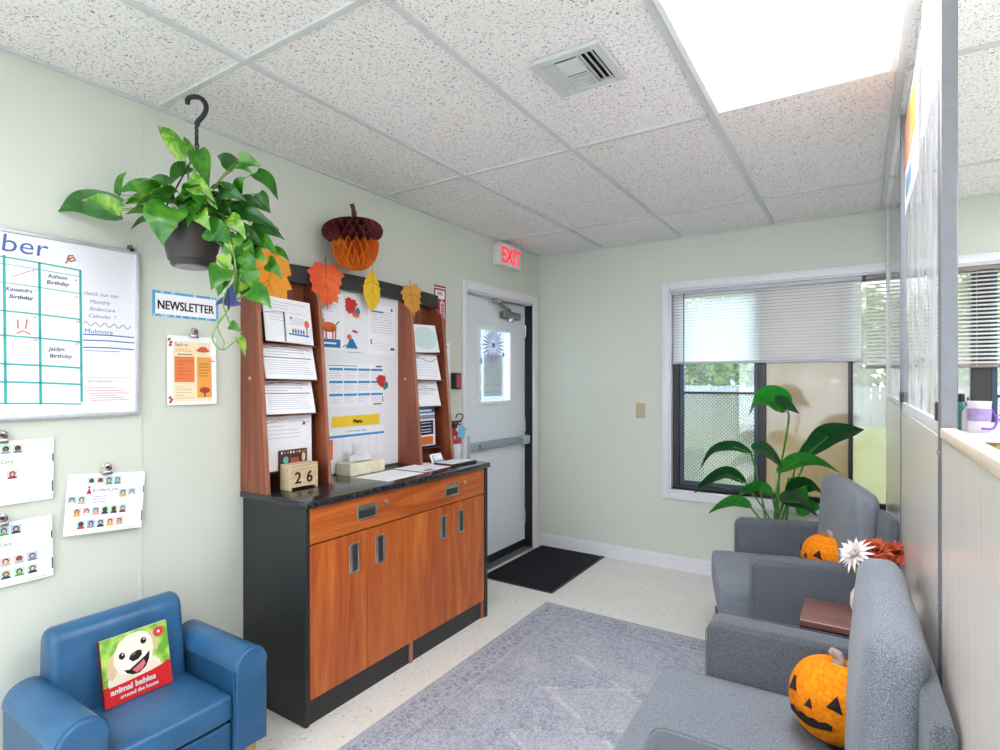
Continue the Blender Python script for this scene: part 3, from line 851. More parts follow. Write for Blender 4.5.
for y0, y1, p in ((CY0 + 0.018, 1.773, (1.668, 1.726, 0.552, 0.682)), (1.773, 2.070, (1.822, 1.882, 0.552, 0.682)), (2.070, 2.384, (2.286, 2.340, 0.552, 0.678)), (2.384, CY1 - 0.030, (2.438, 2.496, 0.552, 0.678))):
    front('door', y0, y1, 0.102, 0.725, W_v, p)

# ------------------------------------------------------------------ the display hutch standing on it
CZT = CT + 0.029
hu = thing('display_hutch', 'tall cherry wood brochure rack with white centre board and arched black header', 'display rack', (0.1, 2.085, CZT))
HYS = [(1.434, 1.454), (1.762, 1.780), (2.412, 2.432), (2.702, 2.724)]
def side_prof():
    p = [(0.004, CZT), (0.190, CZT)]
    for z in (1.0, 1.2, 1.4, 1.6): p.append((lerp(0.190, 0.120, (z - CZT) / 0.82), z))
    for k in range(7):
        a = R(5 + 80 * k / 6); p.append((0.075 + 0.040 * math.cos(a), 1.745 + 0.07 * math.sin(a)))
    p += [(0.050, 1.845), (0.050, 1.925), (0.004, 1.925)]
    return p
for y0, y1 in HYS:
    q = MB(); q.prism(side_prof(), lambda a_, b_, w: Vector((a_, w, b_)), y0 + 0.0012, y1 - 0.0012, W_hutch, 0.0)
    pn = q.build('side_panel', hu)
    e = [(a_ + 0.0022, z) for a_, z in side_prof()[1:13]]
    q = MB(); V = []; F = []
    for a_, z in e: V += [(a_, y0 + 0.001, z), (a_, y1 - 0.001, z), (a_ - 0.003, y0, z), (a_ - 0.003, y1, z)]
    for i in range(len(e) - 1):
        o_ = i * 4
        F += [(o_, o_ + 1, o_ + 5, o_ + 4), (o_ + 2, o_, o_ + 4, o_ + 6), (o_ + 1, o_ + 3, o_ + 7, o_ + 5)]
    q.add(V, F, W_edge); q.build('edge_band', pn)
    q = MB(); q.lathe([(0, 0), (0.008, 0.001), (0.007, 0.004), (0, 0.005)], (0, 0, 0), plain('screw_cover', 'c4a184', 0.5), 12, Matrix.Translation((0.075, y0 + 0.001, 1.40)) @ Matrix.Rotation(R(90), 4, 'X'))
    q.build('screw_cap', pn, smooth=True)
TIERS = [(0.112, 0.985, 0.104, 1.235), (0.140, 1.238, 0.100, 1.388), (0.136, 1.392, 0.094, 1.548), (0.124, 1.553, 0.080, 1.760)]   # paper foot x, z and top x, z of each slot
for y0, y1 in ((1.455, 1.761), (2.433, 2.701)):
    q = MB(); q.box((0.004, y0, CZT + 0.002), (0.012, y1, 1.92), W_hutch); q.build('back_panel', hu)
    q = MB(); q.box((0.03, y0, CZT), (0.042, y1, CZT + 0.05), W_hutch); q.build('toe_rail', hu)
    for k in range(4):
        xb, zb = TIERS[k][:2]
        q = MB(); q.box((0.013, y0, zb - 0.005), (xb + 0.001, y1, zb - 0.001), W_hutch, 0.001, 1); q.build('shelf', hu)
M_board = plain('white_marker_board', 'eef0f3', 0.22, var=0.01)
q = MB(); q.box((0.006, 1.781, CZT + 0.004), (0.020, 2.411, 1.86), M_board, 0.001, 1); q.build('centre_board', hu)
q = MB(); y0, y1 = 1.442, 2.724; nh = 22
top, bot = [], []
for i in range(nh + 1):
    tt = i / nh; y = lerp(y0, y1, tt); s = 1 - (2 * tt - 1) ** 2
    top.append((y, 1.922 + 0.020 * s)); bot.append((y, 1.838 + 0.022 * s))
q.prism(top + bot[::-1], lambda a_, b_, w: Vector((w, a_, b_)), 0.050, 0.066, M_blklam, 0.0015, 1); q.build('header', hu)

# papers standing in the slots
M_line = ink('8c8d99'); M_lined = ink('4c4c58')
def sheet_in_slot(k, y0, y1, kind, label, left=True, h=0.215, lean=0.0, roll=0.0, name='paper_sheet', grp=None, m=M_paper, dx=0.0):
    xb, zb, xt, zt = TIERS[k]; xb += dx; xt += dx
    V = Vector((xt - xb, 0, zt - zb)); full = V.length; h = full * h; V.normalize()
    U = Vector((0, 1, 0))
    rot = Matrix.Rotation(roll, 3, V.cross(U) * -1)
    U = rot @ U; V = rot @ V
    w = y1 - y0
    A = Art((xb, y0, zb + (0.002 if roll >= 0 else 0.002 + abs(w * math.sin(roll)))), U, V, w, h, m, 0.004)
    kind(A, w, h)
    return tag(A.build(name), label, 'paper', grp)
def k_letter(A, w, h):
    A.lines(0.03, h * 0.93, w - 0.02, h * 0.45, 7, M_line, 0.0016, 3); A.layer()
    A.stroke([(w * 0.02 + w * 0.96 * i / 10, h * 0.62 + 0.012 * math.sin(PI * i / 10)) for i in range(11)], 0.0022, M_lined)
def k_form(A, w, h):
    A.rect(0.0, h * 0.60, w * 0.94, h * 0.625, M_lined)
    A.lines(0.02, h * 0.97, w - 0.03, h * 0.66, 4, M_line, 0.002, 5); A.lines(0.02, h * 0.56, w - 0.02, h * 0.12, 7, M_line, 0.0014, 8); A.layer()
    A.stroke([(w * 0.02 + w * 0.9 * i / 10, h * 0.86 + 0.014 * math.sin(PI * i / 10)) for i in range(11)], 0.0026, M_lined)
def k_plain(A, w, h):
    A.lines(0.02, h * 0.9, w - 0.05, h * 0.55, 5, M_line, 0.0014, 9)
    A.shape([(w * 0.80, h * 0.80), (w * 0.88, h * 0.80), (w * 0.84, h * 0.88)], M_lined); A.layer()
    A.stroke([(w * 0.03 + w * 0.92 * i / 10, h * 0.84 + 0.016 * math.sin(PI * i / 10)) for i in range(11)], 0.0020, M_lined)
O_, B_, Rd, Yl, Gn = ink('e2703a'), ink('2e7bb0'), ink('c93a34'), ink('f0c93a'), ink('3d8f74')
def k_newsletter(A, w, h):
    A.rect(0, 0, w * 0.05, h, M_lined)
    A.lines(w * 0.22, h * 0.88, w * 0.75, h * 0.60, 4, M_line, 0.0016, 2)
    A.rect(w * 0.15, h * 0.26, w * 0.92, h * 0.31, B_); A.layer()
    for i, c in enumerate((Rd, B_, B_, B_, Rd)): A.ell(w * (0.32 + 0.10 * i), h * 0.40, w * 0.032, h * 0.09, c)
    A.ell(w * 0.86, h * 0.70, w * 0.10, h * 0.13, O_); A.rect(w * 0.83, h * 0.3, w * 0.87, h * 0.62, B_)
    A.ell(w * 0.27, h * 0.84, w * 0.035, h * 0.04, M_lined)
def k_flyer(A, w, h):
    A.rect(0, h * 0.84, w, h, B_); A.rect(w * 0.0, h * 0.70, w, h * 0.80, M_line); A.rect(0, h * 0.08, w * 0.9, h * 0.28, O_); A.layer()
    A.rect(w * 0.25, h * 0.32, w * 0.92, h * 0.66, ink('1f2647')); A.rect(0, 0.0, w, h * 0.06, ink('1f2647')); A.layer()
    for v in (0.6, 0.52, 0.44, 0.38): A.rect(w * 0.36, h * v, w * 0.82, h * (v + 0.015), M_paper)
    A.rect(w * 0.1, h * 0.88, w * 0.85, h * 0.93, M_paper)
def k_green(A, w, h):
    A.ell(w * 0.5, h * 0.52, w * 0.47, h * 0.42, ink('d3e8e2')); A.layer(); A.lines(w * 0.15, h * 0.8, w * 0.8, h * 0.2, 9, ink('9fbdb6'), 0.0012, 5)
def k_map(A, w, h):
    A.lines(w * 0.1, h * 0.85, w * 0.9, h * 0.1, 7, ink('b6bccb'), 0.0014, 6); A.layer()
    A.stroke([(w * 0.05 + w * 0.9 * i / 8, h * 0.78 + 0.01 * math.sin(i * 0.9)) for i in range(9)], 0.003, M_lined); A.ell(w * 0.2, h * 0.9, 0.006, 0.006, M_black)
gL = 'papers in the left brochure slots'; gR = 'papers in the right brochure slots'
sheet_in_slot(3, 1.478, 1.728, k_letter, 'white letter in the top slot of the left rack', h=0.98, roll=R(-2.5), grp=gL)
sheet_in_slot(3, 1.570, 1.712, k_newsletter, 'small spiral booklet with orange and blue print in the top left slot', h=0.66, name='booklet', grp=gL, roll=R(-4), dx=0.006)
sheet_in_slot(2, 1.470, 1.738, k_form, 'ruled form in the second slot from the top of the left rack', h=1.0, grp=gL, roll=R(-1.2))
sheet_in_slot(1, 1.468, 1.728, k_form, 'ruled form in the third slot from the top of the left rack', h=0.99, grp=gL, roll=R(-0.8))
sheet_in_slot(0, 1.466, 1.728, k_plain, 'mostly blank sheet in the lowest left slot behind the wooden calendar', h=0.99, grp=gL, roll=R(-0.6))
sheet_in_slot(3, 2.440, 2.670, k_green, 'pale green sheet in the top slot of the right rack', h=0.80, grp=gR, roll=R(2))
sheet_in_slot(2, 2.440, 2.665, k_map, 'white sheet with wavy line in the second slot of the right rack', h=0.98, grp=gR, roll=R(-1))
sheet_in_slot(1, 2.440, 2.660, k_letter, 'white sheet with a dark arc in the third slot of the right rack', h=0.98, grp=gR)
sheet_in_slot(0, 2.440, 2.640, k_flyer, 'blue navy and orange flyer in the lowest right slot', h=0.99, grp=gR, name='flyer')

# ------------------------------------------------------------------ postings on the white centre board
BX = 0.0208
def board_rect(px0, py0, px1, py1):
    a_ = onx(px0, py0, BX); b_ = onx(px1, py1, BX); return a_.y, b_.y, a_.z, b_.z   # y0,y1, z top-left, z bottom-right
def posting(y0, y1, z0, z1, m=M_paper):
    return Art((BX, y0, z0), (0, 1, 0), (0, 0, 1), y1 - y0, z1 - z0, m, 0.0004)
A = posting(1.795, 2.005, 1.548, 1.835); w, h = A.w, A.h
A.lines(0.03, h * 0.88, w * 0.8, h * 0.66, 5, M_line, 0.0015, 4)
A.rect(w * 0.12, h * 0.04, w * 0.88, h * 0.19, B_); A.layer()
A.ell(w * 0.52, h * 0.40, w * 0.24, h * 0.09, O_); A.ell(w * 0.30, h * 0.50, w * 0.09, h * 0.06, O_)
for u in (0.32, 0.42, 0.62, 0.70): A.rect(w * u, h * 0.19, w * (u + 0.05), h * 0.40, O_)
A.stroke([(w * 0.27, h * 0.53), (w * 0.22, h * 0.62)], 0.004, O_); A.stroke([(w * 0.34, h * 0.54), (w * 0.36, h * 0.64)], 0.004, O_)
A.stroke([(w * 0.74, h * 0.45), (w * 0.84, h * 0.52)], 0.006, M_lined); A.rect(w * 0.3, h * 0.10, w * 0.75, h * 0.13, M_paper)
A.shape([(w * 0.74, h * 0.92), (w * 0.82, h * 0.92), (w * 0.78, h * 0.985)], Rd)
tag(A.build('notice_paper'), 'white notice with an orange reindeer on a blue bar, upper left of the board', 'paper', 'notices on the white board')
A = posting(2.170, 2.390, 1.535, 1.815); w, h = A.w, A.h
A.lines(w * 0.12, h * 0.88, w * 0.9, h * 0.42, 9, M_line, 0.0016, 8); A.rect(w * 0.12, h * 0.84, w * 0.55, h * 0.87, B_); A.lines(w * 0.12, h * 0.25, w * 0.8, h * 0.08, 3, ink('d0a9a9'), 0.0013, 2)
A.shape([(w * 0.80, h * 0.90), (w * 0.90, h * 0.90), (w * 0.85, h * 0.97)], M_lined); A.rect(w * 0.8, h * 0.10, w * 0.95, h * 0.15, M_lined); A.rect(w * 0.10, h * 0.2, w * 0.14, h * 0.3, M_lined)
tag(A.build('notice_paper'), 'typed white letter with grey lines in the upper right of the board', 'paper', 'notices on the white board')
A = posting(1.895, 2.290, 1.255, 1.478); w, h = A.w, A.h     # year calendar
for r_ in range(3):
    v1 = h * (0.90 - 0.30 * r_)
    for c_ in range(4):
        u0 = w * (0.03 + 0.243 * c_); A.rect(u0, v1 - h * 0.055, u0 + w * 0.225, v1, ink('2f93c9'))
        A.lines(u0 + 0.004, v1 - h * 0.07, u0 + w * 0.21, v1 - h * 0.24, 4, ink('aeb4c4'), 0.0016, r_ * 5 + c_)
A.rect(w * 0.85, h * 0.94, w * 0.97, h * 0.975, M_lined); A.rect(w * 0.02, h * 0.945, w * 0.5, h * 0.965, M_line)
A.rect(w * 0.98, h * 0.06, w * 0.995, h * 0.22, M_lined); A.rect(w * 0.8, h * 0.01, w * 0.97, h * 0.04, M_lined)
tag(A.build('calendar_sheet'), 'year calendar sheet with blue month bars in the middle of the board', 'calendar')
A = posting(1.925, 2.260, 1.148, 1.205, ink('f2cf3c')); w, h = A.w, A.h
A.text('Menu', w * 0.52, h * 0.28, h * 0.36, M_black, 'c', bold=0.0015); tag(A.build('menu_sign'), 'yellow sign with black lettering above the menu sheet', 'sign')
A = posting(1.885, 2.295, 0.985, 1.140); w, h = A.w, A.h
A.text('on this month today', w * 0.5, h * 0.86, 0.012, M_lined, 'c'); A.rect(0, h * 0.70, w, h * 0.78, ink('3d93d6')); A.rect(0, 0, w * 0.11, h * 0.66, O_)
for i in range(7): A.rect(w * 0.13, h * (0.06 + 0.09 * i), w, h * (0.065 + 0.09 * i), ink('b9bccb'))
for i in range(6): A.rect(w * (0.13 + 0.145 * i), 0, w * (0.133 + 0.145 * i), h * 0.69, ink('b9bccb'))
tag(A.build('menu_sheet'), 'white menu table with blue and orange bars above the tissue box', 'paper')
MAPLE = [(0, -0.42), (0.10, -0.50), (0.34, -0.50), (0.38, -0.40), (0.58, -0.26), (0.46, -0.16), (0.50, -0.04), (0.40, 0.04), (0.46, 0.20), (0.34, 0.24), (0.34, 0.46), (0.22, 0.40), (0.12, 0.52), (0.06, 0.46), (0, 0.66)]
MAPLE = MAPLE + [(-x, y) for x, y in MAPLE[-2:0:-1]]
def sticker(px, py, s, items, label):
    c = onx(px, py, BX); A = Art((BX, c.y - s / 2, c.z - s / 2), (0, 1, 0), (0, 0, 1), s, s, M_paper, 0.0)
    items(A, s); return tag(A.build('sticker'), label, 'sticker', 'stickers on the white board')
def st_leaf(rot, second):
    def f_(A, s):
        def mp(dx, dy, k, rt, m):
            c_, s_ = math.cos(rt), math.sin(rt)
            A.shape([(s * 0.5 + dx + k * (x * c_ - y * s_), s * 0.5 + dy + k * (x * s_ + y * c_)) for x, y in MAPLE], m)
        mp(s * 0.22, -s * 0.22, s * 0.36, rot + 1.2, second); A.layer(); mp(s * 0.30, -s * 0.10, s * 0.25, rot - 0.8, B_); A.layer(); mp(-s * 0.08, s * 0.08, s * 0.62, rot, Rd)
    return f_
sticker(352, 308, 0.13, st_leaf(2.9, O_), 'small red blue and orange leaf sticker above the skier sticker')
sticker(382, 382, 0.11, st_leaf(1.2, Gn), 'small red and orange leaf sticker beside the year calendar')
def st_fox(A, s):
    A.shape([(s * 0.15, s * 0.25), (s * 0.75, s * 0.25), (s * 0.5, s * 0.62), (s * 0.35, s * 0.62)], B_); A.ell(s * 0.32, s * 0.68, s * 0.12, s * 0.10, O_); A.ell(s * 0.6, s * 0.9, s * 0.16, s * 0.05, Rd, rot=-0.2)
    A.stroke([(0, s * 0.3), (s * 0.2, s * 0.38)], 0.006, O_); A.stroke([(s * 0.2, s * 0.1), (s * 0.9, s * 0.12)], 0.003, M_line)
sticker(353, 342, 0.14, st_fox, 'small blue and orange skier sticker left of the typed letter')

# ------------------------------------------------------------------ paper autumn leaves on the header
def autumn(px, py, s, outline, rot, c, vein, label):
    p = onx(px, py, 0.0685); A = Art((0.0685, p.y, p.z), (0, 1, 0), (0, 0, 1), 0.001, 0.001, c, 0.0)
    c_, s_ = math.cos(rot), math.sin(rot)
    pts = [(s * (x * c_ - y * s_), s * (x * s_ + y * c_)) for x, y in outline]
    f = lambda u, v, n: A.O + A.U * u + A.V * v + A.Nn * (n + 0.10 * (u * u + v * v) / s)
    Vt = [f(u, v, 0.0012) for u, v in pts] + [f(0, 0, 0.0012)] + [f(u, v, 0.0) for u, v in pts] + [f(0, 0, 0.0)]
    n = len(pts); F = []
    for i in range(n):
        j = (i + 1) % n; F += [(i, j, n), (j + n + 1, i + n + 1, 2 * n + 1), (j, i, i + n + 1, j + n + 1)]
    A.add(Vt, F, c)
    vm = ink(vein)
    for (x0, y0, x1, y1) in ((0, -0.55, 0, 0.55), (0, -0.2, 0.42, -0.02), (0, -0.2, -0.42, -0.02), (0, 0.02, 0.20, 0.30), (0, 0.02, -0.2, 0.30)):
        a1 = (s * (x0 * c_ - y0 * s_), s * (x0 * s_ + y0 * c_)); b1 = (s * (x1 * c_ - y1 * s_), s * (x1 * s_ + y1 * c_))
        L = math.hypot(b1[0] - a1[0], b1[1] - a1[1]); nx, ny = -(b1[1] - a1[1]) / L * 0.0018, (b1[0] - a1[0]) / L * 0.0018
        A.poly([f(a1[0] + nx, a1[1] + ny, 0.0020), f(a1[0] - nx, a1[1] - ny, 0.0020), f(b1[0] - nx * .4, b1[1] - ny * .4, 0.0020), f(b1[0] + nx * .4, b1[1] + ny * .4, 0.0020)], vm)
    st = [(s * (x * c_ - y * s_), s * (x * s_ + y * c_)) for x, y in ((0, -0.5), (0.02, -0.66))]
    A.tube([f(*st[0], 0.0015), f(*st[1], 0.002)], 0.0018, vm, 6)
    return tag(A.build('paper_leaf'), label, 'paper leaf', 'paper autumn leaves along the header')
OAK = [(0, -0.5), (0.30, -0.46), (0.42, -0.25), (0.34, -0.18), (0.5, 0.0), (0.40, 0.06), (0.46, 0.25), (0.30, 0.22), (0.26, 0.40), (0.14, 0.34), (0.06, 0.62)]
OAK = OAK + [(-x, y) for x, y in OAK[-1:0:-1]]
OVAL = [(0.30 * math.sin(PI * t) ** 0.8 * (1 + 0.05 * (-1) ** i), -0.5 + 1.1 * t) for i, t in enumerate([k / 14 for k in range(15)])]
OVAL = OVAL + [(-x, y) for x, y in OVAL[-2:0:-1]]
autumn(268, 279, 0.25, OAK, PI - 0.25, plain('paper_amber', 'ef9a1f', 0.6), 'b86a10', 'amber orange jagged paper leaf at the left end of the header')
autumn(325.5, 284, 0.20, MAPLE, PI + 0.05, two_tone('paper_red_orange', 'e6552b', 'ee7a2c', 6, 0.6), 'a8371c', 'red orange maple paper leaf on the header below the acorn')
autumn(371.5, 289, 0.205, OVAL, PI, plain('paper_yellow', 'edbd22', 0.6), 'b98a10', 'yellow oval paper leaf on the header right of the acorn')
autumn(411.5, 299, 0.165, MAPLE, PI + 0.2, plain('paper_ochre', 'd9993c', 0.6), '96641c', 'ochre brown paper leaf at the right end of the header')

# ------------------------------------------------------------------ honeycomb acorn
ac = thing('honeycomb_acorn', 'large honeycomb paper acorn with maroon cap standing on the black header', 'decoration', (0.150, 1.962, 1.943))
def comb(mb, prof, c, m, nw, kz, deep, mtx=None):
    """tissue honeycomb: an inner body and thin crossing walls that stand out to the outline"""
    n = len(prof); mb.lathe([(r * (1 - deep), z) for r, z in prof], c, m, 72, mtx)
    for sg in (1, -1):
        for k in range(nw):
            V = []; F = []
            for i, (r, z) in enumerate(prof):
                a_ = (k * PI - sg * kz * z) * 2 / nw; da = 0.0020 / max(r, 0.01)
                for rr_, ds in ((r * (1 - deep) * .98, -da), (r, -da * .5), (r, da * .5), (r * (1 - deep) * .98, da)):
                    V.append((c[0] + rr_ * math.cos(a_ + ds), c[1] + rr_ * math.sin(a_ + ds), c[2] + z))
            for i in range(n - 1):
                for j in range(3): F.append((i * 4 + j, i * 4 + j + 1, i * 4 + j + 5, i * 4 + j + 4))
            mb.add(V, F, m, mtx)
M_nut = two_tone('orange_tissue', 'd0661a', 'e87f28', 12, 0.75, spec=0.2); M_capm = two_tone('maroon_tissue', '5a2528', '7a373b', 12, 0.75, spec=0.2)
prof = [(0.118 * math.sin(lerp(0.12, 1.62, t)) ** 0.75, lerp(0.004, 0.150, (1 - math.cos(lerp(0.12, 1.62, t))) / 1.05)) for t in [i / 40 for i in range(41)]]
q = MB(); cc = (0.150, 1.962, 1.943)
comb(q, prof, cc, M_nut, 18, 42, 0.45); q.build('nut', ac, smooth=60)
mt = Matrix.Translation((0.150, 1.962, 1.943)) @ Matrix.Rotation(R(5), 4, 'X') @ Matrix.Translation((-0.150, -1.962, -1.943))
prof = [(0.150 * max(0.0, math.sin(a_)) ** 0.62, 0.195 - 0.062 * math.cos(a_)) for a_ in [PI * (0.02 + 0.96 * i / 40) for i in range(41)]]
q = MB(); comb(q, prof, cc, M_capm, 22, 60, 0.42, mt); q.build('cap', ac, smooth=60)
q = MB(); q.tube(bez([(0.15, 1.957, 2.205), (0.15, 1.952, 2.245), (0.15, 1.939, 2.275)], 6), [0.013] * 6 + [0.011] * 6 + [0.014], plain('brown_stem', '5d3324', 0.7), 10); q.build('stem', ac, smooth=True)

# ------------------------------------------------------------------ things on the counter
cal = thing('block_calendar', 'wooden block calendar showing 26 on the black counter', 'calendar', (0.185, 1.653, CZT))
M_birch = wood('birch_block', 'd6b78e', 'e3c8a2', 'ecd8b6', 'y', 14, rough=0.5, coat=0)
def lx(px, py): return onx(px, py, 0.17)
cy0, cy1, cz0, cz1 = 1.542, 1.692, CZT, CZT + 0.112; BD = 0.050
q = MB(); q.box((0.082 + BD, cy0, cz0), (0.150 + BD, cy0 + 0.012, cz1), M_birch, 0.0015, 1); q.box((0.082 + BD, cy1 - 0.012, cz0), (0.150 + BD, cy1, cz1), M_birch, 0.0015, 1)
q.box((0.082 + BD, cy0 + 0.012, cz0 + 0.012), (0.150 + BD, cy1 - 0.012, cz0 + 0.020), M_birch); q.box((0.082 + BD, cy0 + 0.012, cz1 - 0.012), (0.150 + BD, cy1 - 0.012, cz1), M_birch); q.box((0.082 + BD, cy0 + 0.012, cz0 + 0.02), (0.088 + BD, cy1 - 0.012, cz1 - 0.012), M_birch)
q.build('holder', cal)
for i, s in enumerate('26'):
    ya = cy0 + 0.014 + 0.0615 * i
    A = Art((0.148 + BD, ya, cz0 + 0.0205), (0, 1, 0), (0, 0, 1), 0.060, 0.062, M_birch, 0.056); A.text(s, 0.030, 0.007, 0.050, M_black, 'c', bold=0.0016); A.build('number_cube', cal)
A = Art((0.148 + BD, cy0 + 0.014, cz0 + 0.083), (0, 1, 0), (0, 0, 1), 0.122, 0.015, M_birch, 0.056); A.rect(0.03, 0.006, 0.092, 0.0075, ink('8a6d4a')); A.build('month_bar', cal)
pq = thing('plaque', 'small dark patterned plaque with colored dots standing behind the wooden calendar', 'plaque', (0.125, 1.640, CZT))
q = MB(); q.box((0.112, 1.545, CZT), (0.126, 1.688, CZT + 0.170), plain('dark_brown_plaque', '33211b', 0.4), 0.002, 1); bd = q.build('plaque_board', pq)
A = Art((0.1265, 1.545, CZT + 0.098), (0, 1, 0), (0, 0, 1), 0.144, 0.072, plain('plaque_face', '40271f', 0.4), 0.0004); rr = random.Random(3)
for i in range(9): A.rect(0.006 + 0.0155 * i, 0.056, 0.014 + 0.0155 * i, 0.066, ink(rr.choice(('f0e2d0', 'e8d6c0', 'c96f5c'))))
for i in range(9): A.ell(0.010 + 0.0155 * i, 0.006, 0.0045, 0.004, ink(rr.choice(('f0e2d0', 'e7b9a0'))))
A.ell(0.030, 0.028, 0.014, 0.016, ink('6fb0b0')); A.rect(0.056, 0.012, 0.10, 0.036, ink('a4523c')); A.ell(0.125, 0.035, 0.010, 0.02, ink('e7c9a8')); A.build('painted_face', pq)

tb = thing('tissue_box', 'cream tissue box with a tissue pulled up, below the menu sheet', 'tissue box', (0.09, 2.06, CZT))
M_tb = two_tone('cream_box_print', 'd8d2b2', 'e6e1c8', 30, 0.55); tz = CZT + 0.062
q = MB(); q.box((0.034, 1.940, CZT), (0.142, 2.180, tz), M_tb, 0.002, 1); q.build('carton', tb)
q = MB(); q.lathe([(0.0, 0), (0.036, 0), (0.036, 0.0008), (0, 0.0008)], (0, 0, 0), M_dark, 20, Matrix.Translation((0.088, 2.06, tz)) @ Matrix.Diagonal((0.8, 1.9, 1, 1))); q.build('slot', tb)
def crumple(y0, y1, hgt, seed):
    rnd = random.Random(seed); V = []; F = []; n = 9; mrow = 6
    for j in range(mrow):
        t = j / (mrow - 1)
        for i in range(n):
            s = i / (n - 1); y = lerp(y0, y1, s); cyy = (y0 + y1) / 2
            yy = cyy + (y - cyy) * (0.75 + 0.45 * t * (1 - t) * 2 + 0.1 * t)
            V.append((0.088 + 0.022 * math.sin(s * 7 + t * 2.5 + seed) * (0.3 + t) + rnd.uniform(-1, 1) * 0.004, yy + rnd.uniform(-1, 1) * 0.004, tz - 0.004 + hgt * t * (0.72 + 0.28 * math.sin(s * 9 + seed) + 0.25 * rnd.random())))
    for j in range(mrow - 1):
        for i in range(n - 1): F.append((j * n + i, j * n + i + 1, (j + 1) * n + i + 1, (j + 1) * n + i))
    return V, F
q = MB(); q.add(*crumple(1.99, 2.14, 0.075, 2), plain('tissue', 'f4f3f5', 0.9, var=0.01)); q.add(*crumple(1.985, 2.045, 0.085, 5), MATS['tissue']); q.build('tissue', tb, smooth=80)
def flat(px, name, label, z, m, rows, grp=None, t=0.0008):
    P4 = [EYE + ray(*p) * ((z - CZ) / ray(*p).z) for p in px]
    O, U, V = P4[0], P4[1] - P4[0], P4[3] - P4[0]
    V = V - U * (V.dot(U) / U.dot(U))
    A = Art(O, U, V, U.length, V.length, m, t); rows(A, A.w, A.h); return tag(A.build(name), label, 'paper', grp)
def flat_at(x, y, rot, w, h, name, label, z, m, rows, grp=None, t=0.0008, cat='paper'):
    U = Vector((math.sin(rot) * -1, math.cos(rot), 0)); V = Vector((-math.cos(rot), -math.sin(rot), 0))
    A = Art((x, y, z), U, V, w, h, m, t); rows(A, w, h); return tag(A.build(name), label, cat, grp)
flat_at(0.395, 1.945, R(3), 0.28, 0.216, 'paper_sheet', 'white sheet lying on the counter in front of the tissue box', CZT + 0.0012, M_paper, lambda A, w, h: A.lines(0.02, h * .9, w * .9, h * .2, 7, M_line, 0.0012, 2), 'papers on the counter')
flat_at(0.365, 2.25, R(2), 0.28, 0.216, 'paper_sheet', 'white form lying on the counter below the right rack', CZT + 0.0012, M_paper, lambda A, w, h: (A.lines(0.02, h * .9, w * .9, h * .1, 9, M_line, 0.0013, 7), A.rect(w * .1, h * .08, w * .35, h * .2, M_lined)), 'papers on the counter')
q = MB(); q.box((0.235, 2.475, CZT), (0.375, 2.705, CZT + 0.012), M_dark, 0.003, 2)
nb = tag(q.build('clipboard', smooth=True), 'thin dark pad with a white page at the far end of the counter', 'notepad')
A = Art((0.362, 2.485, CZT + 0.0126), (0, 1, 0), (-1, 0, 0), 0.21, 0.118, M_paper, 0.0005); A.lines(0.02, 0.10, 0.19, 0.02, 5, M_line, 0.0015, 3); A.build('page', nb)
ch = thing('card_holder', 'clear holder with white cards beneath the right rack', 'card holder', (0.215, 2.535, CZT))
q = MB(); q.box((0.195, 2.485, CZT), (0.235, 2.590, CZT + 0.006), clear('acrylic', (0.9, 0.93, 0.95), haze=0.25), 0.001, 1); q.box((0.226, 2.485, CZT + 0.006), (0.229, 2.590, CZT + 0.022), MATS['acrylic']); q.build('stand', ch)
A = Art((0.222, 2.490, CZT + 0.0065), (0, 1, 0), (-0.45, 0, 1), 0.092, 0.054, M_paper, 0.012); A.lines(0.012, 0.048, 0.08, 0.008, 5, M_line, 0.0016, 3); A.rect(0.008, 0.01, 0.014, 0.045, M_lined); A.build('card_pack', ch)

# ------------------------------------------------------------------ things on the left wall
wb = thing('whiteboard', 'white dry erase calendar board with teal grid on the left wall', 'whiteboard', (0.012, 0.41, 1.268))
WY0, WY1, WZ_0, WZ_1 = -0.20, 1.017, 1.266, 1.870
M_face = plain('dry_erase_face', 'e9e9ee', 0.16, var=0.01, nscale=3)
A = Art((0.016, WY0, WZ_0), (0, 1, 0), (0, 0, 1), WY1 - WY0, WZ_1 - WZ_0, M_face, 0.014)
def Wp(y, z): return (y - WY0, z - WZ_0)
TE, NV, RE, GR, OR = ink('3fb0a6'), ink('2d4a86'), ink('cc6468'), ink('77757f'), ink('c25f26')
for y, z0, z1, w_ in ((0.628, 1.785, 1.318, 0.0075), (0.718, 1.778, 1.314, 0.0075), (0.833, 1.772, 1.318, 0.0075), (0.538, 1.79, 1.318, 0.007), (0.448, 1.79, 1.318, 0.007)):
    A.stroke([Wp(y, z0), Wp(y + 0.002, (z0 + z1) / 2), Wp(y + 0.004, z1)], w_, TE)
for z, w_ in ((1.778, 0.005), (1.756, 0.0025), (1.697, 0.003), (1.608, 0.005), (1.530, 0.005), (1.440, 0.006), (1.383, 0.006), (1.315, 0.0045)):
    A.stroke([Wp(0.35, z + 0.006), Wp(0.60, z + 0.004), Wp(0.72, z), Wp(0.835, z - 0.006)], w_, TE)
A.layer(); A.layer()
A.text('ber', *Wp(0.622, 1.800), 0.056, ink('4a68a6'), shear=0.1, sx=1.12)
A.text('Ashton', *Wp(0.740, 1.733), 0.013, NV, shear=0.2, bold=0.0003); A.text('Birthday', *Wp(0.738, 1.712), 0.013, NV, shear=0.2, bold=0.0003)
A.text('Kassandra', *Wp(0.633, 1.676), 0.0125, NV, shear=0.2, bold=0.0003, sx=0.92); A.text('Birthday', *Wp(0.641, 1.653), 0.0125, NV, shear=0.2, bold=0.0003)
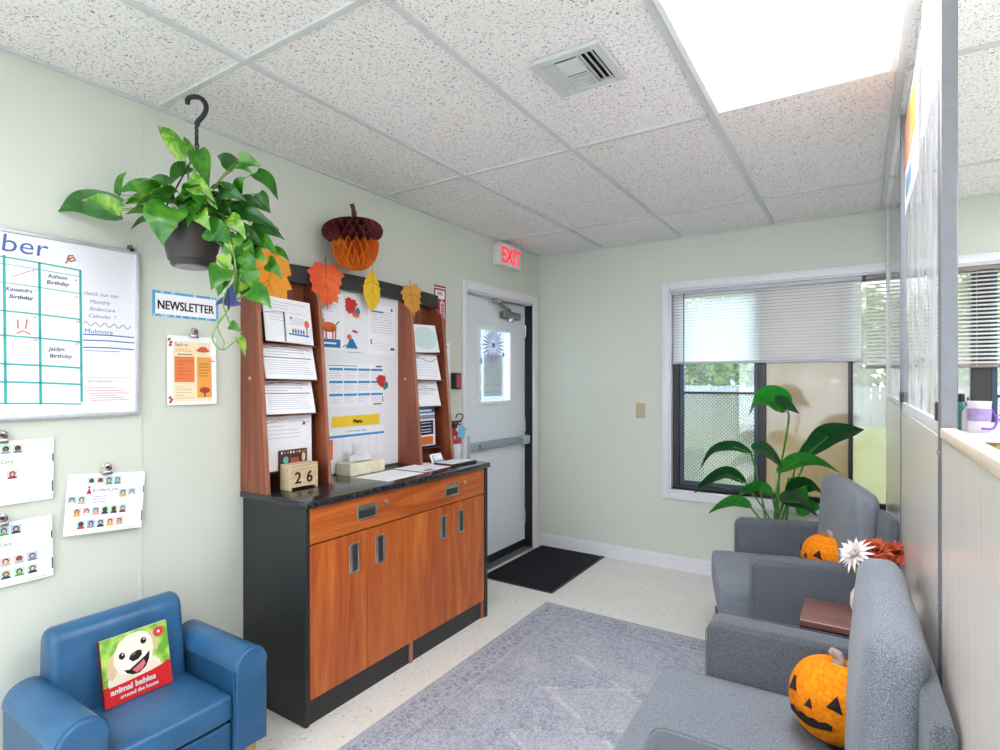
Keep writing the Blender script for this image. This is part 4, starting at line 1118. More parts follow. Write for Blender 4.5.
A.text('Jaidyn', *Wp(0.742, 1.490), 0.013, NV, shear=0.2, bold=0.0003); A.text('Birthday', *Wp(0.746, 1.467), 0.013, NV, shear=0.2, bold=0.0003)
for s, y, z in (('check out our', 0.842, 1.690), ('Monthly', 0.862, 1.662), ('Endercare', 0.862, 1.637), ('Calendar  !', 0.857, 1.612)): A.text(s, *Wp(y, z), 0.0135, ink('6d5f86'), shear=0.15)
A.stroke([Wp(0.842 + 0.15 * i / 24, 1.590 + 0.007 * math.sin(i * 1.35) - 0.004 * i / 24) for i in range(25)], 0.003, ink('9a93a0'))
A.text('Mulmore', *Wp(0.845, 1.556), 0.017, ink('2c5e9a'), shear=0.1)
for z in (1.551, 1.531, 1.506): A.stroke([Wp(0.842, z), Wp(0.92, z + 0.002), Wp(1.003, z - 0.001)], 0.004, ink('3b62ad'))
A.rect(*Wp(0.845, 1.494), *Wp(0.955, 1.4965), ink('8f86ad'))
A.stroke([Wp(0.650, 1.722), Wp(0.69, 1.745), Wp(0.712, 1.755)], 0.0022, RE)
A.stroke([Wp(0.662, 1.585), Wp(0.663, 1.558)], 0.004, RE); A.stroke([Wp(0.686, 1.588), Wp(0.682, 1.558)], 0.004, RE); A.stroke([Wp(0.660, 1.542), Wp(0.675, 1.551), Wp(0.694, 1.541)], 0.004, RE)
for s, y, z in (('5', .700, 1.742), ('6', .818, 1.733), ('12', .704, 1.682), ('13', .818, 1.675), ('19', .702, 1.593), ('20', .820, 1.590), ('26', .702, 1.519), ('27', .818, 1.514)): A.text(s, *Wp(y, z), 0.008, NV)
A.stroke([Wp(0.842, 1.402), Wp(1.0, 1.400)], 0.0012, RE); A.text('Enrollment', *Wp(0.856, 1.384), 0.009, RE, shear=0.3, sx=1.3)
for i, z in enumerate((1.364, 1.354, 1.345, 1.337, 1.328, 1.320)): A.stroke([Wp(0.845 + (0.02 if i > 1 else 0), z), Wp(0.90, z + 0.001), Wp(0.945 + 0.02 * (i % 3), z)], 0.0018, RE)
A.stroke([Wp(*p) for p in ((0.791, 1.790), (0.800, 1.805), (0.813, 1.814), (0.818, 1.805), (0.806, 1.798), (0.796, 1.806), (0.800, 1.817), (0.812, 1.819))], 0.0045, OR)
A.build('board_face', wb)
q = MB(); w_ = 0.014
for lo, hi in (((WY0 - .004, WZ_1 - w_ + .004), (WY1 + .004, WZ_1 + .004)), ((WY0 - .004, WZ_0 - .004), (WY1 + .004, WZ_0 + w_ - .004)), ((WY0 - .004, WZ_0 + w_ - .004), (WY0 + w_ - .004, WZ_1 - w_ + .004)), ((WY1 - w_ + .004, WZ_0 + w_ - .004), (WY1 + .004, WZ_1 - w_ + .004))):
    q.box((0.0005, lo[0], lo[1]), (0.021, hi[0], hi[1]), plain('board_frame', 'c6c8ce', .35, .3), 0.003, 2)
q.build('frame', wb, smooth=True)
q = MB(); q.box((0.0, 0.985, 1.868), (0.024, 1.001, 1.892), M_black, 0.003, 1); q.lathe([(0, 0), (.006, 0.001), (.006, .006), (0, .007)], (0, 0, 0), M_steel, 10, Matrix.Translation((0.024, 0.993, 1.884)) @ Matrix.Rotation(R(90), 4, 'Y')); q.build('corner_clip', wb)

A = Art((0.0012, 1.074, 1.640), (0, 1, -0.0), (0, 0, 1), 0.262, 0.100, ink('5aa6cf'), 0.0008); w, h = A.w, A.h
A.rect(0.010, 0.010, w - 0.010, h - 0.010, M_paper); rr = random.Random(5)
for i in range(26):
    u = w * rr.random(); v = rr.choice((0.0, h - 0.010)); A.rect(u, v, min(w, u + 0.006), v + 0.010, ink('a9d4e6'))
A.layer(); A.text('NEWSLETTER', w * 0.5, h * 0.30, 0.034, M_black, 'c', sx=0.76, bold=0.0012)
tag(A.build('newsletter_sign'), 'white sign with blue border and black letters above the autumn flyer', 'sign')

def clip_at(p, label, ang=0.0, size=1.0, m=M_chrome):
    """a round-backed bulldog clip gripping the top of a paper, seen from the front"""
    r = thing('bulldog_clip', label, 'clip', p, 0.0, 'steel clips on the wall')
    mt = Matrix.Translation(p) @ Matrix.Rotation(ang, 4, 'X')
    s = size
    q = MB(); q.box((0.000, -0.017 * s, -0.004 * s), (0.013, 0.017 * s, 0.010 * s), m, 0.003, 2, mt); q.build('jaw', r, smooth=True)
    q = MB(); q.lathe([(0.0, 0.0), (0.015 * s, 0.0), (0.016 * s, 0.003), (0.010 * s, 0.007), (0.0, 0.008)], (0, 0, 0), m, 20, mt @ Matrix.Translation((0.006, 0, 0.022 * s)) @ Matrix.Rotation(R(90), 4, 'Y'))
    q.build('round_lever', r, smooth=True)
    q = MB(); q.lathe([(0.0, 0.0), (0.006 * s, 0.0), (0.006 * s, 0.001), (0.0, 0.001)], (0, 0, 0), M_dark, 12, mt @ Matrix.Translation((0.0142, 0, 0.024 * s)) @ Matrix.Rotation(R(90), 4, 'Y')); q.build('hanging_hole', r)
    return r
CREAM = ink('efdcb8')
A = Art((0.010, 1.124, 1.293), (0, 1, 0.0), (0.0, 0, 1), 0.196, 0.276, M_paper, 0.0012, bend=lambda u, v: 0.006 * (1 - v) ** 2 * (0.4 + u)); w, h = A.w, A.h
A.rect(w * .11, h * .05, w * .88, h * .92, CREAM); A.layer()
A.rect(w * .14, h * .33, w * .54, h * .70, ink('e07a45')); A.rect(w * .59, h * .10, w * .90, h * .70, ink('e8a04c')); A.layer()
A.text('back to', w * .16, h * .85, .014, M_dark, sx=.85); A.text('SCHOOL', w * .16, h * .77, .014, ink('d88a3a'), sx=.8)
A.lines(w * .2, h * .66, w * .48, h * .36, 6, ink('a8502a'), .0018, 3); A.lines(w * .63, h * .62, w * .86, h * .40, 5, M_dark, .0022, 4); A.lines(w * .16, h * .28, w * .52, h * .08, 5, ink('8f8574'), .0014, 5)
A.ell(w * .72, h * .80, w * .14, h * .03, ink('cf5a3a')); A.ell(w * .72, h * .83, w * .09, h * .025, ink('cf5a3a')); A.lines(w * .2, h * .745, w * .8, h * .72, 1, M_dark, .003, 5)
A.ell(w * .75, h * .21, w * .11, h * .045, ink('a5452c')); A.rect(w * .735, h * .11, w * .765, h * .19, ink('6b2f22'))
for u, v in ((.04, .94), (.07, .90), (.06, .86), (.05, .11), (.08, .08), (.06, .05)): A.ell(w * u, h * v, w * .035, h * .018, ink('a8412f'), rot=.7)
A.shape([(w * .90, h * .66), (w * .995, h * .645), (w * .90, h * .63)], ink('e2703a'))
tag(A.build('newsletter_flyer'), 'orange and cream autumn flyer clipped to the wall below the newsletter sign', 'flyer')
clip_at((0.0115, 1.225, 1.566), 'steel clip holding the autumn flyer')
SK = ('8a5a3c', 'd8a585', 'e8c0a2', '5f3d2a'); HR = ('1d1614', '3a2418', '5c3a22', '14121a'); SH = ('c4452f', 'e9e4e2', 'e0b03a', '28284a', '8f2e4c', '8aa0b8', '33405e', '6f7a9c', '55a06a', 'f0a090', 'b9b4ae')
def portrait(A, u, v, w, h, rnd):
    A.rect(u, v, u + w, v + h, ink(rnd.choice(('a8cfe6', 'b3d6ea', '9cc6e0', 'e6c3c0', 'b9d9c0'))))
    l = A.lay; A.layer()
    A.ell(u + w * .5, v + h * .56, w * .30, h * .32, ink(rnd.choice(HR)), n=12)
    A.layer(); A.ell(u + w * .5, v, w * .44, h * .36, ink(rnd.choice(SH)), n=14, a0=0, a1=PI); A.ell(u + w * .5, v + h * .52, w * .19, h * .22, ink(rnd.choice(SK)), n=12)
    A.lay = l
def photo_sheet(O, U, V, w, h, rows, seed, label, text_at, bend):
    A = Art(O, U, V, w, h, M_paper, 0.0012, bend=bend); rnd = random.Random(seed)
    for (u, v) in rows: portrait(A, u * w, v * h, w * 0.102, h * 0.135, rnd)
    tu, tv = text_at
    A.shape([(w * (tu - .085), h * tv), (w * (tu - .015), h * tv), (w * (tu - .05), h * (tv + .11))], ink('b8202e')); A.ell(w * (tu - .05), h * (tv + .115), w * .016, h * .02, ink('b8202e'))
    A.text('KinderCare', w * tu, h * (tv + .03), h * .055, M_dark, sx=1.05); A.lines(w * tu, h * (tv - .03), w * (tu + .18), h * (tv - .17), 3, ink('9a9ab0'), h * .012, seed)
    A.rect(w * .985, h * .12, w * .998, h * .30, M_dark); A.rect(w * .985, h * .62, w * .998, h * .74, M_dark); A.rect(w * .74, h * .03, w * .92, h * .036, M_lined)
    return tag(A.build('staff_photo_sheet'), label, 'photo sheet', 'staff photo sheets on the wall')
a_ = R(-3)
rowsA = [(.24 + .112 * i, .80) for i in range(4)] + [(.02, .50), (.135, .50), (.66, .57), (.78, .57)] + [(.09 + .116 * i, .30) for i in range(6)] + [(.15 + .122 * i, .09) for i in range(5)]
photo_sheet((0.030, 0.778, 0.864), (0.0, 1, -0.085), (-0.024, 0.022, 0.19), 0.246, 0.206, rowsA, 4, 'staff photo sheet with five rows of portraits, nearest the blue child armchair', (.32, .66), lambda u, v: -0.004 * u * (1 - v))
clip_at((0.0075, 0.915, 1.056), 'steel clip holding the staff photo sheet nearest the blue armchair')
rowsB = [(.60 + .112 * i - .34, .80) for i in range(4)] + [(.26, .40), (.38, .40), (.55, .40)]
photo_sheet((0.006, 0.487, 0.995), (0.0, 1, 0.0), (0.0, 0.02, 1), 0.270, 0.203, rowsB, 9, 'staff photo sheet with few portraits, upper one of the pair under the whiteboard', (.32, .62), lambda u, v: 0.004 * (1 - v) * u)
clip_at((0.0075, 0.622, 1.196), 'steel clip on the upper sheet of the pair under the whiteboard')
rowsC = [(.26 + .112 * i, .80) for i in range(4)] + [(.12 + .125 * i, .32) for i in range(6)] + [(.12 + .125 * i, .12) for i in range(6)]
photo_sheet((0.008, 0.487, 0.735), (0.0, 1, 0.012), (0.0, -0.01, 1), 0.270, 0.203, rowsC, 13, 'staff photo sheet with two rows of small portraits, lower one of the pair', (.32, .60), lambda u, v: 0.006 * (1 - v) * u)
clip_at((0.0095, 0.622, 0.934), 'steel clip on the lower sheet of the pair under the whiteboard')

# exit sign, fire notice, alarm, notice, extinguisher
ex = thing('exit_sign', 'white exit sign with red letters above the door', 'exit sign', (0.035, 3.575, 2.245))
q = MB(); q.box((0.0005, 3.435, 2.246), (0.070, 3.735, 2.412), plain('sign_housing', 'e2dad8', 0.4, var=.02), 0.006, 2); q.build('housing', ex, smooth=True)
A = Art((0.0712, 3.445, 2.254), (0, 1, 0), (0, 0, 1), 0.280, 0.150, plain('sign_face', 'f0e0e0', 0.4, var=.01), 0.0015); A.build('face', ex)
A = Art((0.0716, 3.445, 2.254), (0, 1, 0), (0, 0, 1), 0.280, 0.150, M_paper, 0.0); A.text('EXIT', 0.145, 0.018, 0.115, emit('exit_red', 'ee2f3a', 0.95), 'c', sx=0.80, bold=0.004); A.build('lettering', ex)
A = Art((0.0010, 2.762, 1.700), (0, 1, 0), (0, 0, 1), 0.118, 0.305, ink('b3262c'), 0.001); w, h = A.w, A.h
A.rect(w * .10, h * .72, w * .90, h * .90, M_paper); A.rect(0, h * .94, w, h * .96, M_paper); A.rect(w * .5, h * .06, w * .88, h * .66, M_paper); A.layer(); A.rect(w * .56, h * .08, w * .82, h * .64, ink('b3262c')); A.layer()
A.text('FIRE', w * .5, h * .80, .021, ink('b3262c'), 'c', bold=.0008); A.text('EXTINGUISHER', w * .76, h * .10, .022, M_paper, rot=PI / 2, sx=.9)
tag(A.build('fire_sign'), 'red and white fire extinguisher notice high on the wall right of the rack', 'sign')
A = Art((0.0010, 2.800, 1.31), (0, 1, 0), (0, 0, 1), 0.125, 0.33, M_paper, 0.001); w, h = A.w, A.h
A.lines(w * .3, h * .95, w * .95, h * .1, 9, ink('4a6ea8'), .004, 3); tag(A.build('wall_notice'), 'narrow white notice with blue lines behind the alarm box', 'paper')
al = thing('alarm_box', 'small black box with red face on the wall left of the door', 'alarm', (0.02, 2.972, 1.333))
q = MB(); q.box((0.0, 2.935, 1.333), (0.032, 3.010, 1.442), M_black, 0.005, 2); q.build('case', al, smooth=True)
q = MB(); q.box((0.032, 2.956, 1.345), (0.035, 2.998, 1.430), plain('alarm_red', 'c4323c', 0.4), 0.001, 1); q.build('red_plate', al)
fe = thing('fire_extinguisher', 'red and white fire extinguisher with a blue tag beyond the counter', 'fire extinguisher', (0.070, 2.870, 0.56))
M_red = plain('extinguisher_red', 'b5262a', 0.25, coat=.4); fx, fy = 0.070, 2.870
q = MB(); q.lathe([(0, .56), (.05, .56), (.055, .575), (.055, .995), (.050, 1.03), (.035, 1.055), (.018, 1.065), (.018, 1.085), (0, 1.085)], (fx, fy, 0), M_red, 24); q.build('cylinder', fe, smooth=True)
q = MB(); q.lathe([(.0562, .72), (.0562, .985), (.0556, .985), (.0556, .72)], (fx, fy, 0), plain('extinguisher_label', 'dcdde2', 0.4, var=.08, nscale=60), 24); q.build('label_band', fe, smooth=True)
q = MB(); q.box((fx - .014, fy - .014, 1.08), (fx + .014, fy + .03, 1.115), M_black, .004, 2); q.box((fx - .008, fy - .01, 1.118), (fx + .008, fy + .085, 1.128), M_black, .003, 1); q.box((fx - .008, fy, 1.10), (fx + .008, fy + .08, 1.107), M_black, .002, 1); q.build('valve_handle', fe)
q = MB(); q.tube(bez([(fx, fy + .02, 1.10), (fx + .03, fy + .055, 1.14), (fx + .02, fy + .075, 1.165), (fx, fy + .05, 1.17), (fx, fy + .03, 1.15)], 6), .004, M_black, 6); q.build('safety_ring', fe, smooth=True)
A = Art((fx + .058, fy - .03, 1.035), (0, 1, -.35), (0, .35, 1), .075, .075, ink('7db4d8'), .001); A.build('inspection_tag', fe)
for z0 in (.78, 1.0): q = MB(); q.box((0.0, fy - .03, z0), (0.016, fy + .03, z0 + .04), M_black, .003, 1); q.build('wall_bracket', fe)

# pale paper starburst and notices hanging in the door window
sb = thing('paper_starburst', 'pale lilac paper starburst in the door window', 'decoration', (XL + 0.012, 3.545, 1.66))
M_star = plain('lilac_paper', 'a79fbd', .8)
q = MB(); nst = 26; ctr = Vector((XL - 0.004, 3.545, 1.660))
for k in range(nst):
    a_ = 2 * PI * k / nst; rr_ = 0.150 + 0.012 * (k % 2)
    d_ = Vector((0, math.cos(a_), math.sin(a_))); s_ = Vector((0, -math.sin(a_), math.cos(a_)))
    P0, P1, P2 = ctr + d_ * .015, ctr + d_ * rr_ * .62 + s_ * .0085, ctr + d_ * rr_; P3 = ctr + d_ * rr_ * .62 - s_ * .0085
    rid = ctr + d_ * rr_ * .6 + Vector((.007, 0, 0))
    q.add([P0, P1, P2, P3, rid], [(0, 4, 1), (1, 4, 2), (0, 3, 4), (3, 2, 4)], M_star)
q.build('petals', sb)
q = MB(); q.lathe([(0, 0), (.022, .001), (.020, .005), (0, .006)], (0, 0, 0), plain('lilac_centre', '7a6b8c', .6), 16, Matrix.Translation(ctr) @ Matrix.Rotation(R(90), 4, 'Y')); q.build('centre', sb, smooth=True)
A = Art((XL - .0268, 3.45, 1.270), (0, 1, 0), (0, 0, 1), .26, .32, M_paper, .0008); A.lines(.03, .28, .23, .12, 4, ink('c4cfe0'), .003, 4)
for i in range(5): A.ell(.05 + .04 * i, .09, .006, .006, ink('7f8aa0'))
A.rect(.02, .03, .24, .034, ink('8fb0cc')); tag(A.build('door_notice'), 'white notice on the outside of the door window below the starburst', 'paper')
for (y, z, s, c, lb) in ((3.392, 1.535, .045, '4fb4cc', 'small teal square stuck low on the left of the door window'), (3.715, 1.595, .030, '2f7f95', 'small dark teal square stuck right of the starburst')):
    A = Art((XL - .0164, y - s / 2, z - s / 2), (0, 1, 0), (0, 0, 1), s, s, ink(c), .001); tag(A.build('window_sticker'), lb, 'sticker')
sw = thing('light_switch', 'beige light switch plate on the back wall left of the window', 'light switch', (0.880, YB - .004, 1.104))
q = MB(); q.box((0.844, YB - .006, 1.104), (0.916, YB, 1.220), plain('beige_plate', 'b9a986', .4, var=.03), .003, 2); q.build('plate', sw, smooth=True)
q = MB(); q.box((0.874, YB - .016, 1.150), (0.886, YB - .005, 1.176), plain('beige_toggle', 'cdbf9f', .4), .002, 1); q.build('toggle', sw)

# ------------------------------------------------------------------ rug and door mat
def rug_mat():
    m, nt, out = new_mat('distressed_rug')
    b_ = principled(nt, out, None, 0.95, spec=0.1)
    tc = N(nt, 'ShaderNodeTexCoord'); sx = N(nt, 'ShaderNodeSeparateXYZ'); nt.links.new(tc.outputs['Object'], sx.inputs[0])
    X, Y = sx.outputs['X'], sx.outputs['Y']
    ax, ay = mathn(nt, 'ABSOLUTE', X), mathn(nt, 'ABSOLUTE', Y)
    HX, HY = 0.76, 1.065
    # distance from the edge
    d = mathn(nt, 'MINIMUM', mathn(nt, 'SUBTRACT', HX, ax), mathn(nt, 'SUBTRACT', HY, ay))
    def band(lo, hi): return mathn(nt, 'MULTIPLY', mathn(nt, 'GREATER_THAN', d, lo), mathn(nt, 'LESS_THAN', d, hi))
    lineA = mathn(nt, 'MAXIMUM', band(0.022, 0.030), band(0.145, 0.153)); lineB = band(0.176, 0.184)
    border = band(0.030, 0.145)
    vec = tc.outputs['Object']
    vor = N(nt, 'ShaderNodeTexVoronoi'); vor.feature = 'DISTANCE_TO_EDGE'; vor.inputs['Scale'].default_value = 26; nt.links.new(vec, vor.inputs['Vector'])
    orn = mathn(nt, 'LESS_THAN', vor.outputs['Distance'], 0.10)
    worn = noise(nt, vec, 5, 5, 0.65); fine = noise(nt, vec, 60, 4, 0.7); big = noise(nt, vec, 1.6, 3)
    # stacked diamonds of the centre medallion: |x|/a + |y mod|/b
    def diamonds(px, py, a_, per):
        yy = mathn(nt, 'PINGPONG', mathn(nt, 'ADD', Y, 10 + py), per)
        return mathn(nt, 'ADD', mathn(nt, 'DIVIDE', mathn(nt, 'ABSOLUTE', mathn(nt, 'SUBTRACT', X, px)), a_), mathn(nt, 'DIVIDE', yy, per))
    dm = diamonds(0.0, 0.0, 0.30, 0.17)
    inY = mathn(nt, 'LESS_THAN', mathn(nt, 'ABSOLUTE', Y), 0.55); inX = mathn(nt, 'LESS_THAN', ax, 0.36)
    e1 = mathn(nt, 'LESS_THAN', mathn(nt, 'ABSOLUTE', mathn(nt, 'SUBTRACT', dm, 1.0)), 0.07)
    med = mathn(nt, 'MULTIPLY', mathn(nt, 'MULTIPLY', inX, inY), e1)
    inside = mathn(nt, 'MULTIPLY', mathn(nt, 'MULTIPLY', inX, inY), mathn(nt, 'LESS_THAN', dm, 0.93))
    base = ramp(nt, worn, [(0.30, lin('93959f')), (0.52, lin('a9abb4')), (0.70, lin('bdbdc4'))])
    c = mixc(nt, mathn(nt, 'MULTIPLY', border, 0.55), base, lin('7f828d'))
    c = mixc(nt, mathn(nt, 'MULTIPLY', mathn(nt, 'MULTIPLY', orn, border), 0.6), c, lin('c2c3ca'))
    v2 = N(nt, 'ShaderNodeTexVoronoi'); v2.feature = 'DISTANCE_TO_EDGE'; v2.inputs['Scale'].default_value = 15; nt.links.new(vec, v2.inputs['Vector'])
    orn2 = mathn(nt, 'LESS_THAN', v2.outputs['Distance'], 0.07)
    c = mixc(nt, mathn(nt, 'MULTIPLY', mathn(nt, 'MULTIPLY', orn2, mathn(nt, 'GREATER_THAN', d, 0.184)), 0.35), c, lin('868996'))
    c = mixc(nt, mathn(nt, 'MULTIPLY', mathn(nt, 'MULTIPLY', orn, mathn(nt, 'GREATER_THAN', d, 0.184)), 0.28), c, lin('c9c9cf'))
    c = mixc(nt, mathn(nt, 'MULTIPLY', lineA, 0.5), c, lin('c8c8cd')); c = mixc(nt, mathn(nt, 'MULTIPLY', lineB, 0.45), c, lin('777a86'))
    c = mixc(nt, mathn(nt, 'MULTIPLY', inside, 0.28), c, lin('cbc8c6')); c = mixc(nt, mathn(nt, "MULTIPLY", mathn(nt, "MULTIPLY", med, 0.55), mathn(nt, "GREATER_THAN", worn, 0.46)), c, lin('d8d6d5'))
    wear = ramp(nt, fine, [(0.44, (0, 0, 0)), (0.62, (0.8, 0.8, 0.8))])
    c = mixc(nt, wear, c, lin('b6b7bf'))
    sp = ramp(nt, noise(nt, vec, 110, 3, 0.75), [(0.38, (0.66, 0.66, 0.70)), (0.56, (1, 1, 1))])
    c = mixc(nt, 1.0, c, sp, 'MULTIPLY')
    nt.links.new(c, b_.inputs['Base Color']); bump(nt, b_, fine, 0.3, 0.003)
    return m
q = MB(); q.box((0.637, 0.955, 0.0), (2.157, 3.088, 0.007), rug_mat(), 0.003, 1)
rug = q.build('area_rug')
tag(rug, 'grey distressed oriental area rug on the speckled floor', 'rug')
_c = rug.location.copy()
def mat_mat():
    m, nt, out = new_mat('ribbed_rubber_mat'); b_ = principled(nt, out, None, 0.8, spec=0.25)
    w_ = N(nt, 'ShaderNodeTexBrick'); w_.inputs['Scale'].default_value = 9; w_.inputs['Color1'].default_value = (*lin('1c1d24'), 1); w_.inputs['Color2'].default_value = (*lin('22232b'), 1); w_.inputs['Mortar'].default_value = (*lin('0d0d11'), 1); w_.inputs['Mortar Size'].default_value = 0.06
    nt.links.new(coords(nt, rot=(0, 0, R(45))), w_.inputs['Vector']); nt.links.new(w_.outputs['Color'], b_.inputs['Base Color']); bump(nt, b_, w_.outputs['Fac'], -0.6, 0.004); return m
q = MB(); q.box((0.030, 3.235, 0.0), (0.600, 4.138, 0.004), M_black, 0.002, 1); dm_ = tag(q.build('door_mat'), 'black ribbed doormat on the floor in front of the exit door', 'doormat')
q = MB(); q.box((0.050, 3.255, 0.004), (0.580, 4.118, 0.009), mat_mat(), 0.003, 1); q.build('ribbed_pile', dm_)

# ------------------------------------------------------------------ grey armchairs
M_grey = fabric('grey_tweed_shade', '404348', '74787f', 430)  # darker copy of the tweed: shade on the sides painted in
M_greyl = fabric('grey_tweed_lit', '575b63', '8f959e', 430)  # lighter copy of the same tweed: light on the cushions painted in
M_seam = plain('grey_piping', '63666c', 0.9)
M_leg = wood('dark_leg', '2a1c14', '3a281c', '4a3425', 'z')
def cushion(mb, lo, hi, r, puff, m, seg=5, div=9, lean=0.0, wr=0.0):
    """a rounded, softly puffed upholstered block"""
    lo, hi = Vector(lo), Vector(hi); c = (lo + hi) / 2; s = (hi - lo) / 2
    bm = bmesh.new(); bmesh.ops.create_cube(bm, size=2.0)
    bmesh.ops.subdivide_edges(bm, edges=list(bm.edges), cuts=div, use_grid_fill=True)
    for v in bm.verts:
        p = Vector((v.co[i] * s[i] for i in range(3)))
        core = Vector((max(-s[i] + r, min(s[i] - r, p[i])) for i in range(3)))
        dlt = p - core
        if dlt.length > 1e-6:
            k = max(abs(dlt.x), abs(dlt.y), abs(dlt.z))
            p = core + dlt.normalized() * k
        u = [v.co[i] for i in range(3)]
        for i in range(3):
            j, l = (i + 1) % 3, (i + 2) % 3
            if abs(u[i]) > 0.999:
                p[i] += math.copysign(puff[i] * (1 - u[j] ** 2) * (1 - u[l] ** 2), u[i])
        if wr: p += Vector((math.sin(p.z * 50 + p.y * 21), math.sin(p.x * 40 + p.z * 26), 0)) * wr
        p.x += lean * (p.z + s.z)
        v.co = c + p
    bmesh.ops.recalc_face_normals(bm, faces=list(bm.faces))
    mb.add_bm(bm, m)
def make_armchair(label, loc, rz):
    r = thing('armchair', label, 'armchair', loc, rz, 'grey fabric armchairs')
    WD = 0.83
    def part(nm, fnb, parent=None, sm=45):
        q = MB(); fnb(q); return q.build(nm, parent or r, smooth=sm, world=False)
    def arm(y0, y1):
        prof = [(-0.03, 0.09), (-0.535, 0.09)]
        for k in range(9):
            a_ = R(180 - 90 * k / 8); prof.append((-0.490 + 0.045 * math.cos(a_), 0.562 + 0.045 * math.sin(a_)))
        prof += [(-0.03, 0.607)]
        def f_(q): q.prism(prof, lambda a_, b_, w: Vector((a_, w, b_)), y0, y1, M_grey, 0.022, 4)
        o = part('arm', f_)
        yo = y0 if y0 < 0.3 else y1
        def pipe(q):
            e = 0.0004 if yo == y0 else -0.0004
            pts = [(-0.535, 0.345), (-0.03, 0.345)]
            q.tube([(a_, yo - e, z) for a_, z in pts], 0.0022, M_seam, 6)
            edge = [(-0.5345, 0.12)] + [(a_ , b_) for a_, b_ in prof[2:11]] + [(-0.05, 0.607)]
            for yy in (y0 + 0.005, y1 - 0.005): q.tube([(a_ * 0.999, yy, b_ - 0.001) for a_, b_ in edge], 0.0012, M_seam, 6)
        part('piping', pipe, o)
    arm(0.0, 0.098); arm(WD - 0.098, WD)
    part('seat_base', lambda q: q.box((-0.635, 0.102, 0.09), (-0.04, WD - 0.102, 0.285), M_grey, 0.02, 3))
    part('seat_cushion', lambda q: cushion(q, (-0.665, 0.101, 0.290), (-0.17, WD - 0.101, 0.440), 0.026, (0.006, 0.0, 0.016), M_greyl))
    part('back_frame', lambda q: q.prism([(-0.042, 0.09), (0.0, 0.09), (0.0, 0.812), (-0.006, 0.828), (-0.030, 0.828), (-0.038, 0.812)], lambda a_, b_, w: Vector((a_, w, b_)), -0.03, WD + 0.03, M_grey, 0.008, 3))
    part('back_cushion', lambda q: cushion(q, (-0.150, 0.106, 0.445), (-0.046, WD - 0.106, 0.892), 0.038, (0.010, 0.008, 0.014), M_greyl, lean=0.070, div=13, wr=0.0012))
    for x, y in ((-0.62, 0.06), (-0.62, WD - 0.06), (-0.08, 0.06), (-0.08, WD - 0.06)):
        part('leg', lambda q: q.tube([(x, y, 0.095), (x, y, 0.0)], [0.024, 0.016], M_leg, 12))
    return r
make_armchair('grey fabric armchair by the window with a small pumpkin on its seat', (2.412, 2.755, 0.0072), R(15))
make_armchair('nearest grey fabric armchair, its back against the divider by the metal post', (2.417, 1.165, 0.0075), R(1.5))

